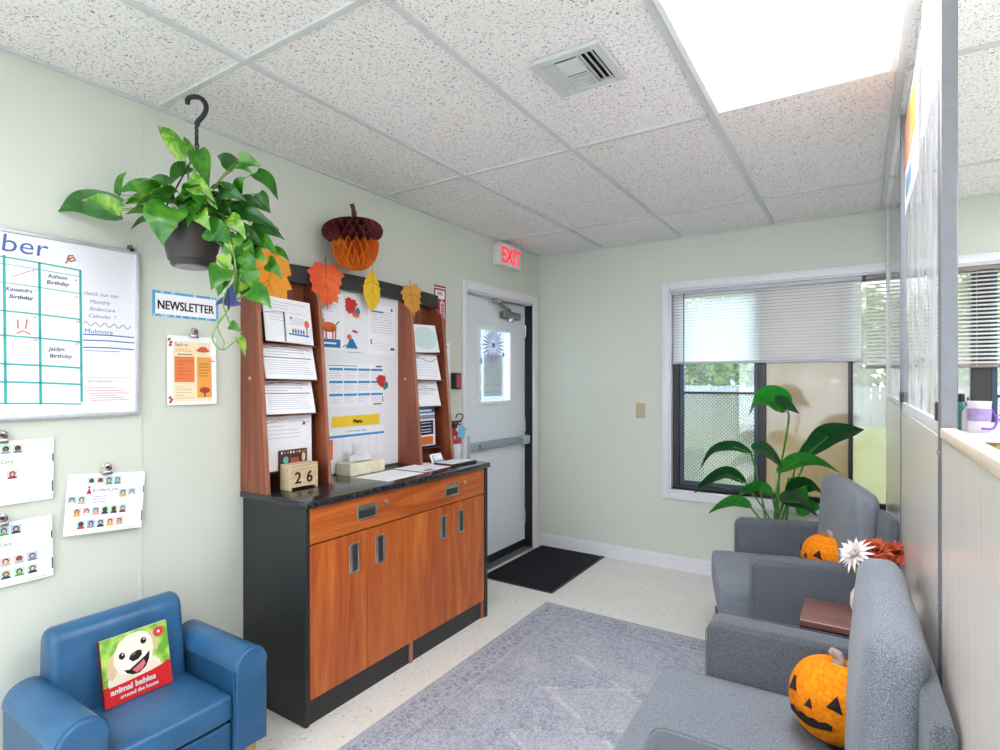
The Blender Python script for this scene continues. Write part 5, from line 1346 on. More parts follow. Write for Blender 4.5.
# ------------------------------------------------------------------ pumpkin cushions
M_pump = two_tone('orange_fleece', 'e8740c', 'fb9a1c', 90, 0.95, 0.3, 0.7, bumps=0.9, bscale=190, spec=0.15, bdist=0.006)
M_pstem = two_tone('grey_brown_felt', '8f7a70', 'a8968c', 60, 0.9)
M_felt = plain('black_felt', '1d1412', 0.9)
def pumpkin(label, c, rad, hgt, face_dir, tilt):
    r = thing('pumpkin_cushion', label, 'pumpkin cushion', (c[0], c[1], c[2]), face_dir, 'stuffed pumpkin cushions on the armchairs')
    q = MB(); V = []; F = []; nu, nv = 60, 30
    def surf(a_, t, off=0.0):
        ph = PI * t
        rr = math.sin(ph) ** 0.80 * (rad + off) * (1 - 0.035 * abs(math.sin(4 * a_)) ** 4 * 0 - 0.04 * (0.5 + 0.5 * math.cos(8 * a_)) ** 6 * math.sin(ph))
        z = hgt / 2 - (hgt / 2 + off) * math.cos(ph) - 0.10 * hgt * (max(0, (t - 0.9)) / 0.1)
        p = Vector((rr * math.cos(a_), rr * math.sin(a_), z))
        return Matrix.Rotation(tilt, 3, 'Y') @ p
    for j in range(nv + 1):
        for i in range(nu): V.append(surf(2 * PI * i / nu, j / nv))
    for j in range(nv):
        for i in range(nu): F.append((j * nu + i, j * nu + (i + 1) % nu, (j + 1) * nu + (i + 1) % nu, (j + 1) * nu + i))
    q.add(V, F, M_pump); q.build('body', r, smooth=80, world=False)
    q = MB(); top = surf(0, 0.985); up = (Matrix.Rotation(tilt, 3, 'Y') @ Vector((0, 0, 1)))
    b0 = Matrix.Rotation(tilt, 3, 'Y') @ Vector((0, 0, hgt * 0.93))
    q.tube(bez([b0 - up * 0.01, b0 + up * 0.018, b0 + up * 0.034 + Vector((0.012, -0.02, 0))], 5), [0.017] * 4 + [0.013] * 4 + [0.012, 0.011, 0.007], M_pstem, 12); q.build('stem', r, smooth=True, world=False)
    def patch(nm, pts):
        q = MB(); n = len(pts)
        V = [surf(a_, t, 0.006) for a_, t in pts]; Cn = sum((v for v in V), Vector()) / n
        ca = sum(a_ for a_, t in pts) / n; ct = sum(t for a_, t in pts) / n
        V.append(surf(ca, ct, 0.007)); B = [surf(a_, t, -0.001) for a_, t in pts]
        q.add(V + B, [(i, (i + 1) % n, n) for i in range(n)] + [((i + 1) % n, i, n + 1 + i, n + 1 + (i + 1) % n) for i in range(n)], M_felt); q.build(nm, r, world=False)
    e = 0.55
    for s in (1, -1):
        patch('eye', [(s * (e - .17), .52), (s * (e + .17), .50), (s * (e + .02), .62)][::s])
    patch('nose', [(-.09, .46), (.09, .46), (0, .52)])
    m_ = []
    for i in range(9): m_.append((-.55 + 1.1 * i / 8, .36 - .05 * (1 - abs(i - 4) / 4)))
    for i in range(8, -1, -1): m_.append((-.55 + 1.1 * i / 8, .40 - .05 * (1 - abs(i - 4) / 4) * 0.4 + (.018 if i % 2 else 0)))
    q = MB(); n = 9; top_ = [surf(a_, t, .006) for a_, t in m_[:9]]; bt = [surf(a_, t, .006) for a_, t in m_[9:]][::-1]
    q.add(top_ + bt, [(i, i + 1, n + i + 1, n + i) for i in range(8)], M_felt); q.build('mouth', r, world=False)
    return r
pumpkin('small orange jack-o-lantern cushion on the armchair by the window', (2.150, 3.06, 0.452), 0.118, 0.205, R(218), R(-8))
pumpkin('fluffy orange pumpkin cushion with black felt face on the nearest armchair', (2.218, 1.680, 0.456), 0.106, 0.205, R(240), R(-12))

# ------------------------------------------------------------------ side table, vase and flowers
st = thing('side_table', 'small wood-topped side table with black metal frame between the armchairs', 'side table', (2.245, 2.425, 0))
M_wal = wood('reddish_walnut', '5a3833', '7a4f48', '93665c', 'x', 12, rough=.35)
tz = 0.520
q = MB(); q.box((2.100, 2.300, tz - 0.022), (2.395, 2.545, tz), M_wal, 0.002, 1); q.build('table_top', st)
for x, y in ((2.108, 2.308), (2.387, 2.308), (2.108, 2.537), (2.387, 2.537)):
    q = MB(); q.box((x - .007, y - .007, 0.0), (x + .007, y + .007, tz - .022), M_black, .001, 1); q.build('leg', st)
q = MB()
for z in (tz - .036, .05):
    q = MB(); q.box((2.115, 2.302, z), (2.380, 2.314, z + .013), M_black); q.box((2.115, 2.531, z), (2.380, 2.543, z + .013), M_black)
    q.box((2.102, 2.302, z), (2.115, 2.543, z + .013), M_black); q.box((2.380, 2.302, z), (2.393, 2.543, z + .013), M_black); q.build('rail', st)
va = thing('pumpkin_vase', 'cream ribbed pumpkin vase on the side table', 'vase', (2.322, 2.440, tz))
q = MB(); vc = (2.322, 2.440, tz)
q.lathe([(0, 0), (.035, 0), (.058, .015), (.070, .045), (.068, .08), (.050, .112), (.034, .122), (.030, .13), (.026, .128), (.024, .10), (0, .09)], vc, plain('cream_glaze', 'e9e4d4', .25, coat=.3, var=.03), 64, rfun=lambda a_, z: 1 - .06 * abs(math.cos(5 * a_)) ** 6); q.build('body', va, smooth=60)
M_wfl = plain('white_petal', 'f4e9e6', .7, var=.04); M_rust = two_tone('rust_petal', '8f2f16', 'c85a2c', 40, .8); M_lfg = leafmat('olive_leaf', '4d6a26', '6f8a38', '93a852')
def bloom(label, c, rad, n, m, rings, axis, cat_group, cm=None, pw=.24):
    cm = cm or m
    r = thing('flower', label, 'flower', vc, 0.0, cat_group)
    ax_ = Vector(axis).normalized(); u = ax_.orthogonal().normalized(); w = ax_.cross(u); c = Vector(c); q = MB()
    for k in range(rings):
        op = lerp(1.45, 0.35, k / max(1, rings - 1)); nn = max(6, int(n * (1 - .4 * k / rings)))
        for i in range(nn):
            a_ = 2 * PI * (i + .5 * (k % 2)) / nn + .15 * random.random(); d_ = (u * math.cos(a_) + w * math.sin(a_)); L = rad * (1 - .25 * k / rings) * random.uniform(.85, 1.1)
            dirv = d_ * math.sin(op) + ax_ * math.cos(op); tp = c + dirv * L + ax_ * (-.1 * L * math.sin(op)); md = c + dirv * L * .5 + ax_ * .06 * L
            leaf(q, [c, md, tp], L * pw, d_.cross(ax_), m, .2, 'x')
    q.build('petals', r, smooth=70)
    q = MB(); q.lathe([(0, 0), (rad * .13, .002), (rad * .10, rad * .12), (0, rad * .16)], (0, 0, 0), cm, 14, Matrix.Translation(c) @ ax_.to_track_quat('Z', 'Y').to_matrix().to_4x4()); q.build('centre', r, smooth=True)
    q = MB(); q.tube(bez([Vector(vc) + Vector((0, 0, .095)), (Vector(vc) + Vector((0, 0, .15))).lerp(c, .5), c], 6), .0028, M_lfg, 6); q.build('stem', r)
    return r
F0 = Vector((2.322, 2.440, tz + .13))
def on_flower(px, py, dep): return at(px, py + 2.5, dep)
gF = 'flowers in the pumpkin vase'; M_ctr = plain('flower_eye', 'b9a04c', .8)
bloom('white spidery chrysanthemum on the left of the vase', on_flower(857, 553, 2.08), .074, 16, M_wfl, 4, (-.55, -.5, .6), gF, M_ctr, .20)
bloom('rust brown chrysanthemum in the middle of the vase', on_flower(876, 550, 2.10), .064, 18, M_rust, 5, (-.1, -.6, .7), gF, None, .34)
bloom('rust brown chrysanthemum on the right of the vase beside the divider', on_flower(895, 552, 2.09), .060, 17, M_rust, 5, (.1, -.5, .8), gF, None, .34)
bloom('small rust brown bloom hanging low under the white flower', on_flower(872, 566, 2.04), .040, 14, M_rust, 4, (-.3, -.8, .3), gF, None, .32)
q = MB()
for i in range(9):
    a_ = random.uniform(0, 6.28); s_ = F0 + Vector((0, 0, .01)); e_ = on_flower(random.uniform(850, 890), random.uniform(560, 573), 2.07 + .05 * random.random())
    leaf(q, [s_.lerp(e_, .5), s_.lerp(e_, .8) + Vector((0, 0, .01)), e_], .030, (math.cos(a_), math.sin(a_), .2), M_lfg, .2, 'x')
    q.tube([s_ + Vector((0, 0, -.03)), s_.lerp(e_, .52)], .0015, M_lfg, 5)
tag(q.build('flower_greenery', smooth=70), 'olive green sprigs under the flowers in the vase', 'greenery')

# ------------------------------------------------------------------ blue child armchair and picture book
M_vin = two_tone('blue_vinyl', '2a587f', '33668f', 7, .34, spec=.45, bumps=.12, bscale=160, bdist=.002)
M_vins = plain('blue_seam', '27557e', .45)
kc = thing('child_armchair', 'small blue vinyl child armchair against the left wall', 'child armchair', (0.27, 0.90, 0))
def kpart(nm, fnb, sm=42):
    q = MB(); fnb(q); return q.build(nm, kc, smooth=sm)
def kback(q):
    prof = [(.048, .125), (.215, .125), (.212, .33), (.180, .555)]
    for k in range(9):
        a_ = R(10 + 160 * k / 8); prof.append((.128 + .050 * math.cos(a_), .560 + .045 * math.sin(a_)))
    prof += [(.076, .555)]
    q.prism(prof, lambda a_, b_, w: Vector((a_, w, b_)), .696, 1.098, M_vin, .024, 4)
kpart('backrest', kback)
def karm(y0, y1, flare):
    def f_(q):
        cyy = (y0 + y1) / 2; rr_ = (y1 - y0) / 2; prof = [(y0, .125), (y0, .395)]
        for k in range(13):
            a_ = PI * (1 - k / 12); prof.append((cyy + (rr_ + .004) * math.cos(a_), .400 + .064 * math.sin(a_)))
        prof += [(y1, .395), (y1, .125)]
        q.prism(prof, lambda a_, b_, w: Vector((w, a_, b_)), .10, .515, M_vin, .016, 4)
    o = kpart('arm', f_)
    q = MB(); cyy = (y0 + y1) / 2; rr_ = (y1 - y0) / 2
    pts = [(.4995, y0 + .001, .14)] + [(.4995, cyy + (rr_ + .0042) * math.cos(PI * (1 - k / 12)), .400 + .0645 * math.sin(PI * (1 - k / 12))) for k in range(13)] + [(.4995, y1 - .001, .14)]
    q.tube(pts, .0022, M_vins, 6); q.build('piping', o)
karm(.600, .720, -1); karm(1.102, 1.216, 1)
kpart('seat_cushion', lambda q: cushion(q, (.175, .720, .235), (.500, 1.100, .330), .020, (.006, 0, .010), M_vin))
kpart('seat_base', lambda q: q.box((.10, .720, .125), (.490, 1.100, .228), M_vin, .012, 3))
M_oak = wood('light_oak_leg', 'b07c4c', 'c8945f', 'd8a873', 'z', 10, rough=.45)
for x, y in ((.47, .64), (.47, 1.17), (.12, .64), (.12, 1.17)):
    q = MB(); q.prism([(-.020, -.020), (.020, -.020), (.020, .020), (-.020, .020)], lambda a_, b_, w: Vector((x + a_ * (.75 + .25 * w / .128), y + b_ * (.75 + .25 * w / .128), w)), 0.0, .128, M_oak, .002, 1); q.build('leg', kc)

bt_, tp_ = Vector((.268, .808, .3415)), Vector((.222, .808, .545))
Vb = (tp_ - bt_).normalized()
bk = thing('picture_book', 'red picture book with a puppy cover leaning on the blue child armchair', 'book', (.26, .91, .335))
BRED = ink('d3252c'); BW = ink('f5f0ea')
A = Art(bt_, (0, 1, 0), Vb, .205, .208, plain('board_pages', 'efe9df', .6), .014); A.build('page_block', bk)
A = Art(bt_ + A.Nn * .0016 - Vb * .001, (0, 1, 0), Vb, .206, .210, plain('glossy_cover_red', 'd3252c', .25, coat=.3, var=.02), .0014); w, h = A.w, A.h
A.rect(0, h * .30, w, h, two_tone('leafy_green_photo', '6fae35', 'b9d96a', 28, .3)); A.layer()
CRm, EAR, DK, PK = ink('efe0c8'), ink('ddbf95'), ink('241c1a'), ink('e0707a')
def pl(pts, m): A.shape([(w * u, h * v) for u, v in pts], m)
A.ell(w * .46, h * .34, w * .40, h * .26, CRm); A.layer()
pl([(.20, .78), (.12, .70), (.06, .52), (.07, .42), (.13, .37), (.18, .42), (.24, .58)], EAR); pl([(.68, .92), (.75, .90), (.80, .78), (.83, .62), (.78, .58), (.72, .66)], EAR); A.layer()
pl([(.17, .58), (.18, .74), (.26, .88), (.40, .96), (.56, .97), (.68, .92), (.75, .80), (.76, .64), (.72, .50), (.62, .40), (.48, .34), (.33, .36), (.23, .44)], ink('f4e8d4')); A.layer()
A.ell(w * .48, h * .52, w * .22, h * .15, ink('faf2e4'), .2); A.layer()
pl([(.30, .46), (.38, .44), (.50, .50), (.62, .56), (.70, .62), (.68, .50), (.62, .40), (.52, .34), (.42, .35), (.34, .40)], DK); A.layer()
pl([(.42, .42), (.50, .46), (.60, .52), (.62, .45), (.56, .38), (.48, .36)], PK)
pl([(.38, .60), (.42, .66), (.52, .69), (.58, .67), (.58, .60), (.52, .55), (.44, .54)], DK); A.layer()
A.ell(w * .29, h * .68, w * .045, h * .052, DK, .2); A.ell(w * .62, h * .80, w * .045, h * .050, DK, .2); A.layer()
A.ell(w * .30, h * .70, w * .012, h * .013, BW); A.ell(w * .63, h * .82, w * .012, h * .013, BW); A.ell(w * .46, h * .645, w * .03, h * .012, ink('7b736f'), .3); A.layer()
A.shape([(0, 0), (w, 0), (w, h * .36), (w * .93, h * .375), (w * .88, h * .34), (w * .7, h * .31), (w * .3, h * .285), (0, h * .28)], BRED); A.layer()
A.text('animal babies', w * .09, h * .165, h * .085, BW, sx=1.0, bold=.0011); A.text('around the house', w * .22, h * .07, h * .055, BW, sx=.98, bold=.0007)
A.ell(w * .86, h * .86, w * .085, h * .08, BRED); A.layer(); A.ell(w * .86, h * .86, w * .028, h * .026, BW); A.ell(w * .86, h * .86, w * .066, h * .062, ink('e8787a')); A.layer(); A.ell(w * .86, h * .86, w * .058, h * .054, BRED); A.layer(); A.ell(w * .86, h * .86, w * .024, h * .022, BW)
A.build('front_cover', bk)
N_ = A.Nn
q = MB(); P0 = bt_ - Vector((0, .0022, 0)) + N_ * .0016
sp_ = [P0, P0 + Vb * .209, P0 + Vb * .209 - N_ * .0165, P0 - N_ * .0165]; q.add([Vector(p) for p in sp_] + [Vector(p) + Vector((0, .002, 0)) for p in sp_], [(0, 1, 2, 3), (7, 6, 5, 4), (0, 4, 5, 1), (1, 5, 6, 2), (2, 6, 7, 3), (3, 7, 4, 0)], plain('dark_red_spine', '5a1418', .4)); q.build('spine', bk)
A = Art(bt_ - N_ * .0145 + Vector((0, 0, 0)), (0, 1, 0), Vb, .205, .208, plain('dark_red_back', '8a1a20', .4), .0014); A.build('back_cover', bk)

# ------------------------------------------------------------------ hanging pothos
D0 = 1.95
def hp(X, Y_, dd=0.0): return at(40 + X / 2.677, 80 + Y_ / 2.677, D0 + dd)
pc = at(192, 240, D0); hang = thing('hanging_pothos', 'leafy green pothos in a dark hanging pot with a black hook near the ceiling', 'hanging plant', (pc.x, pc.y, 1.79))
M_pot = plain('dark_brown_pot', '352c2c', .45, var=.08)
q = MB(); zc = 1.788
q.lathe([(0, 0), (.062, 0), (.066, .004), (.068, .016), (.074, .020), (.098, .128), (.106, .130), (.108, .150), (.102, .152), (.094, .135), (0, .130)], (pc.x, pc.y, zc), M_pot, 40); q.build('pot', hang, smooth=True)
q = MB(); q.lathe([(0, -.004), (.050, -.004), (.052, 0), (0, 0.0005)], (pc.x, pc.y, zc), plain('grey_saucer', '8d8889', .4), 32); q.build('saucer', hang, smooth=True)
q = MB(); q.lathe([(0, .128), (.094, .128), (.090, .138), (0, .142)], (pc.x, pc.y, zc), two_tone('potting_soil', '2a1d15', '46332a', 60, .95), 24); q.build('soil', hang, smooth=True)
hk0 = at(195, 152, D0)
q = MB()
hpts = [at(*p, D0) for p in ((187.5, 104), (187.5, 100), (190, 97.6), (195, 96.8), (201, 98.5), (205.5, 104), (206, 110), (203, 116), (198.5, 121), (196.5, 125))]
q.tube(bez(hpts, 5), [.0075] * 3 + [.0085] * 40 + [.010] * 3, M_black, 10); hook = q.build('hook', hang, smooth=True)
q = MB(); hb = at(196.5, 124, D0)
for k in range(3):
    a_ = 2 * PI * k / 3 + .5; e_ = Vector((pc.x + .104 * math.cos(a_), pc.y + .104 * math.sin(a_), zc + .148))
    tw = [hb + Vector((.004 * math.cos(a_ + i * 1.3), .004 * math.sin(a_ + i * 1.3), -.012 * i)) for i in range(8)]
    q.tube(bez(tw + [tw[-1].lerp(e_, .45) , e_], 4), .0028, M_black, 6)
q.build('hanger_strand', hang, smooth=True)
q = MB(); tp = Vector((hb.x, hb.y, H)); h0 = at(195.5, 98, D0)
q.tube([h0 + Vector((.0, .0, -.006)), h0.lerp(tp, .5) + Vector((-.003, -.003, 0)), tp + Vector((-.012, -.010, .002))], .0007, M_steel, 5); q.tube([h0 + Vector((0, 0, -.006)), tp + Vector((.012, .010, .002))], .0007, M_steel, 5); q.build('ceiling_wire', hang)
M_po = [leafmat('pothos_deep', '123a08', '1d5a10', '357a18', .45, .70, 14), leafmat('pothos_mid', '1a500c', '2c7414', '5f9c2a', .45, .68, 16), leafmat('pothos_light', '2a6c12', '4f941f', 'a5c64a', .45, .62, 18)]
LV = [((215, 345), (48, 352), 78, 0, -.06), ((217, 350), (112, 322), 44, 2, -.07), ((205, 305), (233, 245), 34, 1, -.04), ((322, 292), (208, 302), 52, 1, -.05), ((297, 318), (226, 332), 42, 2, -.05),
      ((352, 342), (328, 442), 112, 1, -.13), ((388, 208), (313, 122), 46, 2, -.02), ((412, 208), (384, 150), 26, 2, 0), ((420, 188), (452, 292), 58, 1, -.03), ((396, 230), (348, 282), 48, 0, .03), ((346, 276), (296, 262), 32, 1, 0),
      ((522, 232), (474, 203), 48, 0, .05), ((534, 212), (593, 232), 46, 1, .04), ((528, 230), (577, 256), 24, 1, .04), ((578, 248), (638, 322), 46, 0, .06), ((584, 303), (617, 357), 40, 0, .05), ((400, 268), (476, 347), 54, 2, -.09), ((478, 300), (552, 324), 52, 0, -.03),
      ((524, 310), (552, 260), 34, 1, 0), ((428, 356), (456, 404), 46, 2, -.13), ((448, 396), (518, 442), 70, 1, -.10), ((512, 350), (642, 402), 62, 0, .02), ((570, 380), (656, 428), 52, 0, .05), ((538, 320), (614, 356), 38, 0, .03), ((508, 368), (552, 428), 42, 2, -.08), ((362, 318), (298, 338), 52, 0, -.05),
      ((370, 308), (424, 362), 54, 0, -.02), ((528, 408), (602, 452), 62, 0, -.02), ((498, 438), (548, 484), 54, 1, -.06), ((490, 468), (502, 522), 44, 2, -.09), ((490, 505), (458, 562), 64, 1, -.10), ((540, 463), (572, 517), 48, 1, -.05), ((574, 463), (606, 494), 40, 2, -.02), ((560, 503), (545, 548), 44, 1, -.06),
      ((563, 560), (620, 612), 60, 1, -.08), ((610, 488), (648, 534), 46, 1, -.01), ((622, 453), (668, 486), 26, 1, .03), ((532, 688), (550, 740), 32, 2, -.03), ((508, 655), (542, 678), 30, 1, -.03), ((470, 330), (520, 372), 50, 0, 0), ((400, 380), (380, 322), 42, 0, -.07), ((420, 330), (395, 395), 40, 1, -.1), ((560, 420), (640, 470), 50, 1, .02)]
q = MB(); camdir = FW.copy()
for (b0, t0, wpx, k, dd) in LV:
    P0 = hp(*b0, dd); P2 = hp(*t0, dd - random.uniform(-.03, .05)); wm = wpx * .88 / 2.677 / F_PX * D0
    L = (P2 - P0).length; md = (P0 + P2) / 2 + Vector((random.uniform(-.1, .1), random.uniform(-.1, .1), .10)) * L - camdir * .10 * L
    sd = (P2 - P0).cross(camdir).normalized() + camdir * random.uniform(-.35, .35)
    leaf(q, [P0, md, P2], wm, sd, M_po[k], random.uniform(.10, .3))
cen = Vector((pc.x, pc.y, zc + .20)); rr = random.Random(21)
for i in range(46):
    a_ = rr.uniform(0, 2 * PI); el = rr.uniform(-.2, 1.0); rad = rr.uniform(.06, .15)
    P0 = cen + Vector((math.cos(a_) * math.cos(el) * rad, math.sin(a_) * math.cos(el) * rad, math.sin(el) * rad * .9 - .03))
    dr = Vector((math.cos(a_), math.sin(a_), rr.uniform(-.6, .3))).normalized(); L = rr.uniform(.06, .10)
    leaf(q, [P0, P0 + dr * L * .5 + Vector((0, 0, .012)), P0 + dr * L + Vector((0, 0, -.015))], L * rr.uniform(.55, .75), dr.cross(Vector((0, 0, 1))) + Vector((0, 0, rr.uniform(-.4, .4))), M_po[rr.choice((0, 0, 1, 1, 2))], .2)
for i in range(22):
    P0 = hp(rr.uniform(480, 575), rr.uniform(400, 540), rr.uniform(-.08, .06)); dr = Vector((rr.uniform(-.6, .6), rr.uniform(-.6, .6), -.8)).normalized(); L = rr.uniform(.05, .08)
    leaf(q, [P0, P0 + dr * L * .5 - camdir * .01, P0 + dr * L], L * .7, dr.cross(camdir) + camdir * rr.uniform(-.5, .5), M_po[rr.choice((0, 1, 1, 2))], .2)
q.build('foliage', hang, smooth=75)
q = MB(); M_vine = leafmat('vine_stem', '3d6a20', '5d8a34', '88a850', trans=0.0); soil = Vector((pc.x, pc.y, zc + .138))
for pts in ([(480, 400, -.08), (520, 480, -.07), (515, 585, -.06), (498, 622, -.06), (466, 672, -.06), (464, 700, -.06), (490, 722, -.05), (533, 690, -.04)], [(500, 420, -.08), (525, 520, -.08), (505, 610, -.06), (475, 655, -.05), (492, 700, -.05), (490, 720, -.05)],
            [(520, 470, -.06), (500, 560, -.1), (490, 600, -.09), (510, 656, -.05)], [(540, 430, -.03), (530, 560, -.05), (520, 590, -.06), (566, 562, -.07)]):
    q.tube(bez([soil.lerp(hp(*pts[0]), .2)] + [hp(*p) for p in pts], 6), .0024, M_vine, 6)
for (b0, t0, wpx, k, dd) in LV:
    if b0[1] < 420:
        P0 = hp(*b0, dd); mid = soil.lerp(P0, .55) + Vector((0, 0, .03)); q.tube(bez([soil + (P0 - soil) * .12, mid, P0], 6), .0019, M_vine, 5)
q.build('vine', hang, smooth=True)
bf = thing('fabric_butterfly', 'dark blue fabric butterfly clipped to the trailing pothos vines', 'decoration', tuple(hp(505, 590, -.09)))
M_nvy = plain('navy_fabric', '26336e', .7); q = MB(); bc = hp(505, 595, -.09); rv = RT
leaf(q, [bc, bc + Vector((0, 0, .03)) + rv * .006, bc + Vector((0, 0, .062)) + rv * .012], .040, rv, M_nvy, .3); leaf(q, [bc, bc - rv * .02 + Vector((0, 0, .006)), bc - rv * .045 + Vector((0, 0, -.010))], .028, (0, 0, 1), M_nvy, .2); leaf(q, [bc, bc + rv * .025 + Vector((0, 0, -.004)), bc + rv * .055 + Vector((0, 0, -.006))], .022, (0, 0, 1), M_nvy, .2)
q.build('wing', bf, smooth=70)
q = MB(); q.tube([bc + Vector((0, 0, -.025)), bc, bc + Vector((0, 0, .03))], [.003, .005, .004], M_dark, 8); q.build('body', bf, smooth=True)

# ------------------------------------------------------------------ bird of paradise plant in the corner
sc2 = 2.5
BPX, BPY = 1.845, 3.925
def bp_(X, Y_, y): return ony(640 + X / sc2, 240 + Y_ / sc2, y)
bop = thing('potted_plant', 'tall green paddle-leaved plant in front of the window behind the far armchair', 'plant', (BPX, BPY, 0))
q = MB(); q.lathe([(0, 0), (.095, 0), (.105, .02), (.135, .26), (.142, .262), (.142, .285), (.130, .285), (.122, .25), (0, .25)], (BPX, BPY, 0), plain('charcoal_pot', '3a3d40', .4), 40); q.build('pot', bop, smooth=True)
q = MB(); q.lathe([(0, .24), (.122, .245), (0, .255)], (BPX, BPY, 0), MATS['potting_soil'], 20); q.build('soil', bop)
M_bd = leafmat('paddle_dark', '10361c', '1d5128', '2f6d3a', .5, .8, 6, .28, .18); M_bl = leafmat('paddle_light', '17601f', '248a2c', '46a83c', .4, .7, 6, .3, .35)
BL = [  # midrib (X, Y, y-depth) list, width m, material, stem from base
    ([(352, 430, 3.86), (335, 405, 3.82), (300, 400, 3.78), (272, 440, 3.74)], .155, M_bl, (372, 445, 3.88), .85),
    ([(330, 404, 3.83), (365, 412, 3.80), (398, 434, 3.76)], .085, M_bd, None, .5),
    ([(418, 538, 3.84), (470, 492, 3.78), (520, 478, 3.72), (560, 474, 3.68)], .125, M_bd, (412, 556, 3.88), .5),
    ([(276, 532, 3.85), (232, 516, 3.80), (182, 526, 3.75), (150, 572, 3.72)], .070, M_bd, (280, 540, 3.87), .3),
    ([(278, 520, 3.82), (312, 528, 3.78), (338, 550, 3.74), (356, 572, 3.72)], .105, M_bd, None, .5),
    ([(262, 606, 3.84), (215, 584, 3.78), (168, 606, 3.73), (135, 634, 3.70)], .095, M_bd, (265, 610, 3.86), .4),
    ([(276, 668, 3.84), (240, 655, 3.79), (205, 664, 3.75), (171, 684, 3.72)], .095, M_bl, (278, 670, 3.86), .4),
    ([(345, 580, 3.84), (398, 552, 3.78), (450, 556, 3.73), (502, 584, 3.68)], .095, M_bl, (348, 584, 3.87), .4),
    ([(368, 632, 3.82), (420, 614, 3.77), (462, 640, 3.74)], .110, M_bd, (366, 640, 3.86), .4),
    ([(352, 655, 3.80), (400, 656, 3.74), (446, 694, 3.70)], .125, M_bd, (346, 664, 3.84), .4),
    ([(392, 560, 3.88), (420, 520, 3.90), (440, 500, 3.92), (470, 505, 3.92)], .060, M_bd, (388, 566, 3.9), .4),
    ([(330, 640, 3.80), (300, 618, 3.76), (262, 628, 3.73), (238, 652, 3.70)], .080, M_bl, (332, 646, 3.84), .4),
    ([(400, 690, 3.84), (420, 668, 3.80), (446, 668, 3.78), (470, 684, 3.74)], .090, M_bl, None, .4),
    ([(372, 600, 3.86), (398, 630, 3.80), (420, 668, 3.78)], .100, M_bl, (370, 604, 3.87), .5)]
q = MB(); s = MB(); base = Vector((BPX, BPY, .25)); M_bs = leafmat('paddle_stem', '24541f', '3d7a2c', '5c9a3c', trans=0.0); rr = random.Random(4)
for mid, wd, m, stm, fold in BL:
    pts = [bp_(*p) for p in mid]
    d_ = pts[-1] - pts[0]; sd = d_.cross(Vector((0, .75, .65))).normalized()
    if sd.length < .1: sd = Vector((1, 0, 0))
    leaf(q, pts, wd * 1.28, sd, m, fold * .5, 'paddle')
    if stm:
        e_ = bp_(*stm); b0 = base + Vector((rr.uniform(-.05, .05), rr.uniform(-.03, .03), 0)); b1 = b0.lerp(e_, .5); b1.x = lerp(b0.x, e_.x, .32); 
        s.tube(bez([b0, b1, e_, pts[0], pts[1]], 7), [.008] * 8 + [.006] * 8 + [.0045] * 8 + [.003] * 10, M_bs, 8)
q.build('foliage', bop, smooth=75); s.build('stem', bop, smooth=True)

# ------------------------------------------------------------------ office side of the divider
M_lamw = plain('white_laminate', 'e9e3df', .35, var=.02)
cb = thing('office_cabinet', 'white office cabinet with a flat top behind the divider', 'cabinet', (2.77, 2.6, 0))
q = MB(); q.box((2.475, 1.50, .06), (3.06, 3.95, 1.140), M_lamw, .002, 1); q.build('body', cb)
q = MB(); q.box((2.465, 1.48, 1.140), (3.08, 3.97, 1.165), M_lamw, .003, 1); q.build('top', cb)
q = MB(); q.box((2.50, 1.52, 0), (3.03, 3.93, .06), M_black); q.build('plinth', cb)
for i in range(3):
    q = MB(); q.box((3.061, 1.53 + .80 * i, .08), (3.078, 2.31 + .80 * i, 1.12), M_lamw, .002, 1); dd_ = q.build('door', cb)
    q = MB(); q.tube([(3.09, 1.60 + .8 * i, .9), (3.09, 1.60 + .8 * i, 1.02)], .005, M_steel, 8); q.build('handle', dd_)
ZT = 1.165
def ot(px, depth): p = at(px, 428, depth); return p.x, p.y
x, y = ot(961.5, 2.55); bo = thing('spray_bottle', 'teal bottle with black cap beside the metal post behind the divider', 'bottle', (x, y, ZT))
q = MB(); q.lathe([(0, 0), (.022, 0), (.024, .004), (.024, .11), (.012, .128), (0, .13)], (x, y, ZT), plain('teal_plastic', '3f7f86', .3), 20); q.build('bottle_body', bo, smooth=True)
q = MB(); q.lathe([(0, .128), (.013, .128), (.013, .160), (.008, .166), (0, .166)], (x, y, ZT), M_black, 16); q.build('cap', bo, smooth=True)
x, y = ot(968, 2.50); bo = thing('pump_bottle', 'clear bottle with dark top between the teal bottle and the purple tub', 'bottle', (x, y, ZT))
q = MB(); q.lathe([(0, 0), (.020, 0), (.022, .004), (.022, .085), (.010, .105), (.009, .112), (0, .112)], (x, y, ZT), plain('milky_plastic', 'd9d2d0', .25), 20); q.build('bottle_body', bo, smooth=True)
q = MB(); q.lathe([(0, .110), (.010, .110), (.010, .130), (.004, .134), (.004, .150), (0, .151)], (x, y, ZT), M_dark, 14); q.build('pump', bo, smooth=True)
x, y = ot(979, 2.42); bo = thing('handled_tub', 'white tub with a purple handle on the office cabinet', 'tub', (x, y, ZT))
q = MB(); q.lathe([(0, 0), (.036, 0), (.038, .005), (.041, .125), (.043, .128), (.043, .136), (.038, .136), (.036, .01), (0, .008)], (x, y, ZT), plain('white_plastic', 'e8e2ee', .3), 28); q.build('tub_body', bo, smooth=True)
q = MB(); q.lathe([(.0405, .05), (.0425, .105), (.0420, .105), (.0400, .05)], (x, y, ZT), plain('lilac_label', 'a58fc4', .4, var=.15, nscale=60), 28); q.build('label_band', bo, smooth=True)
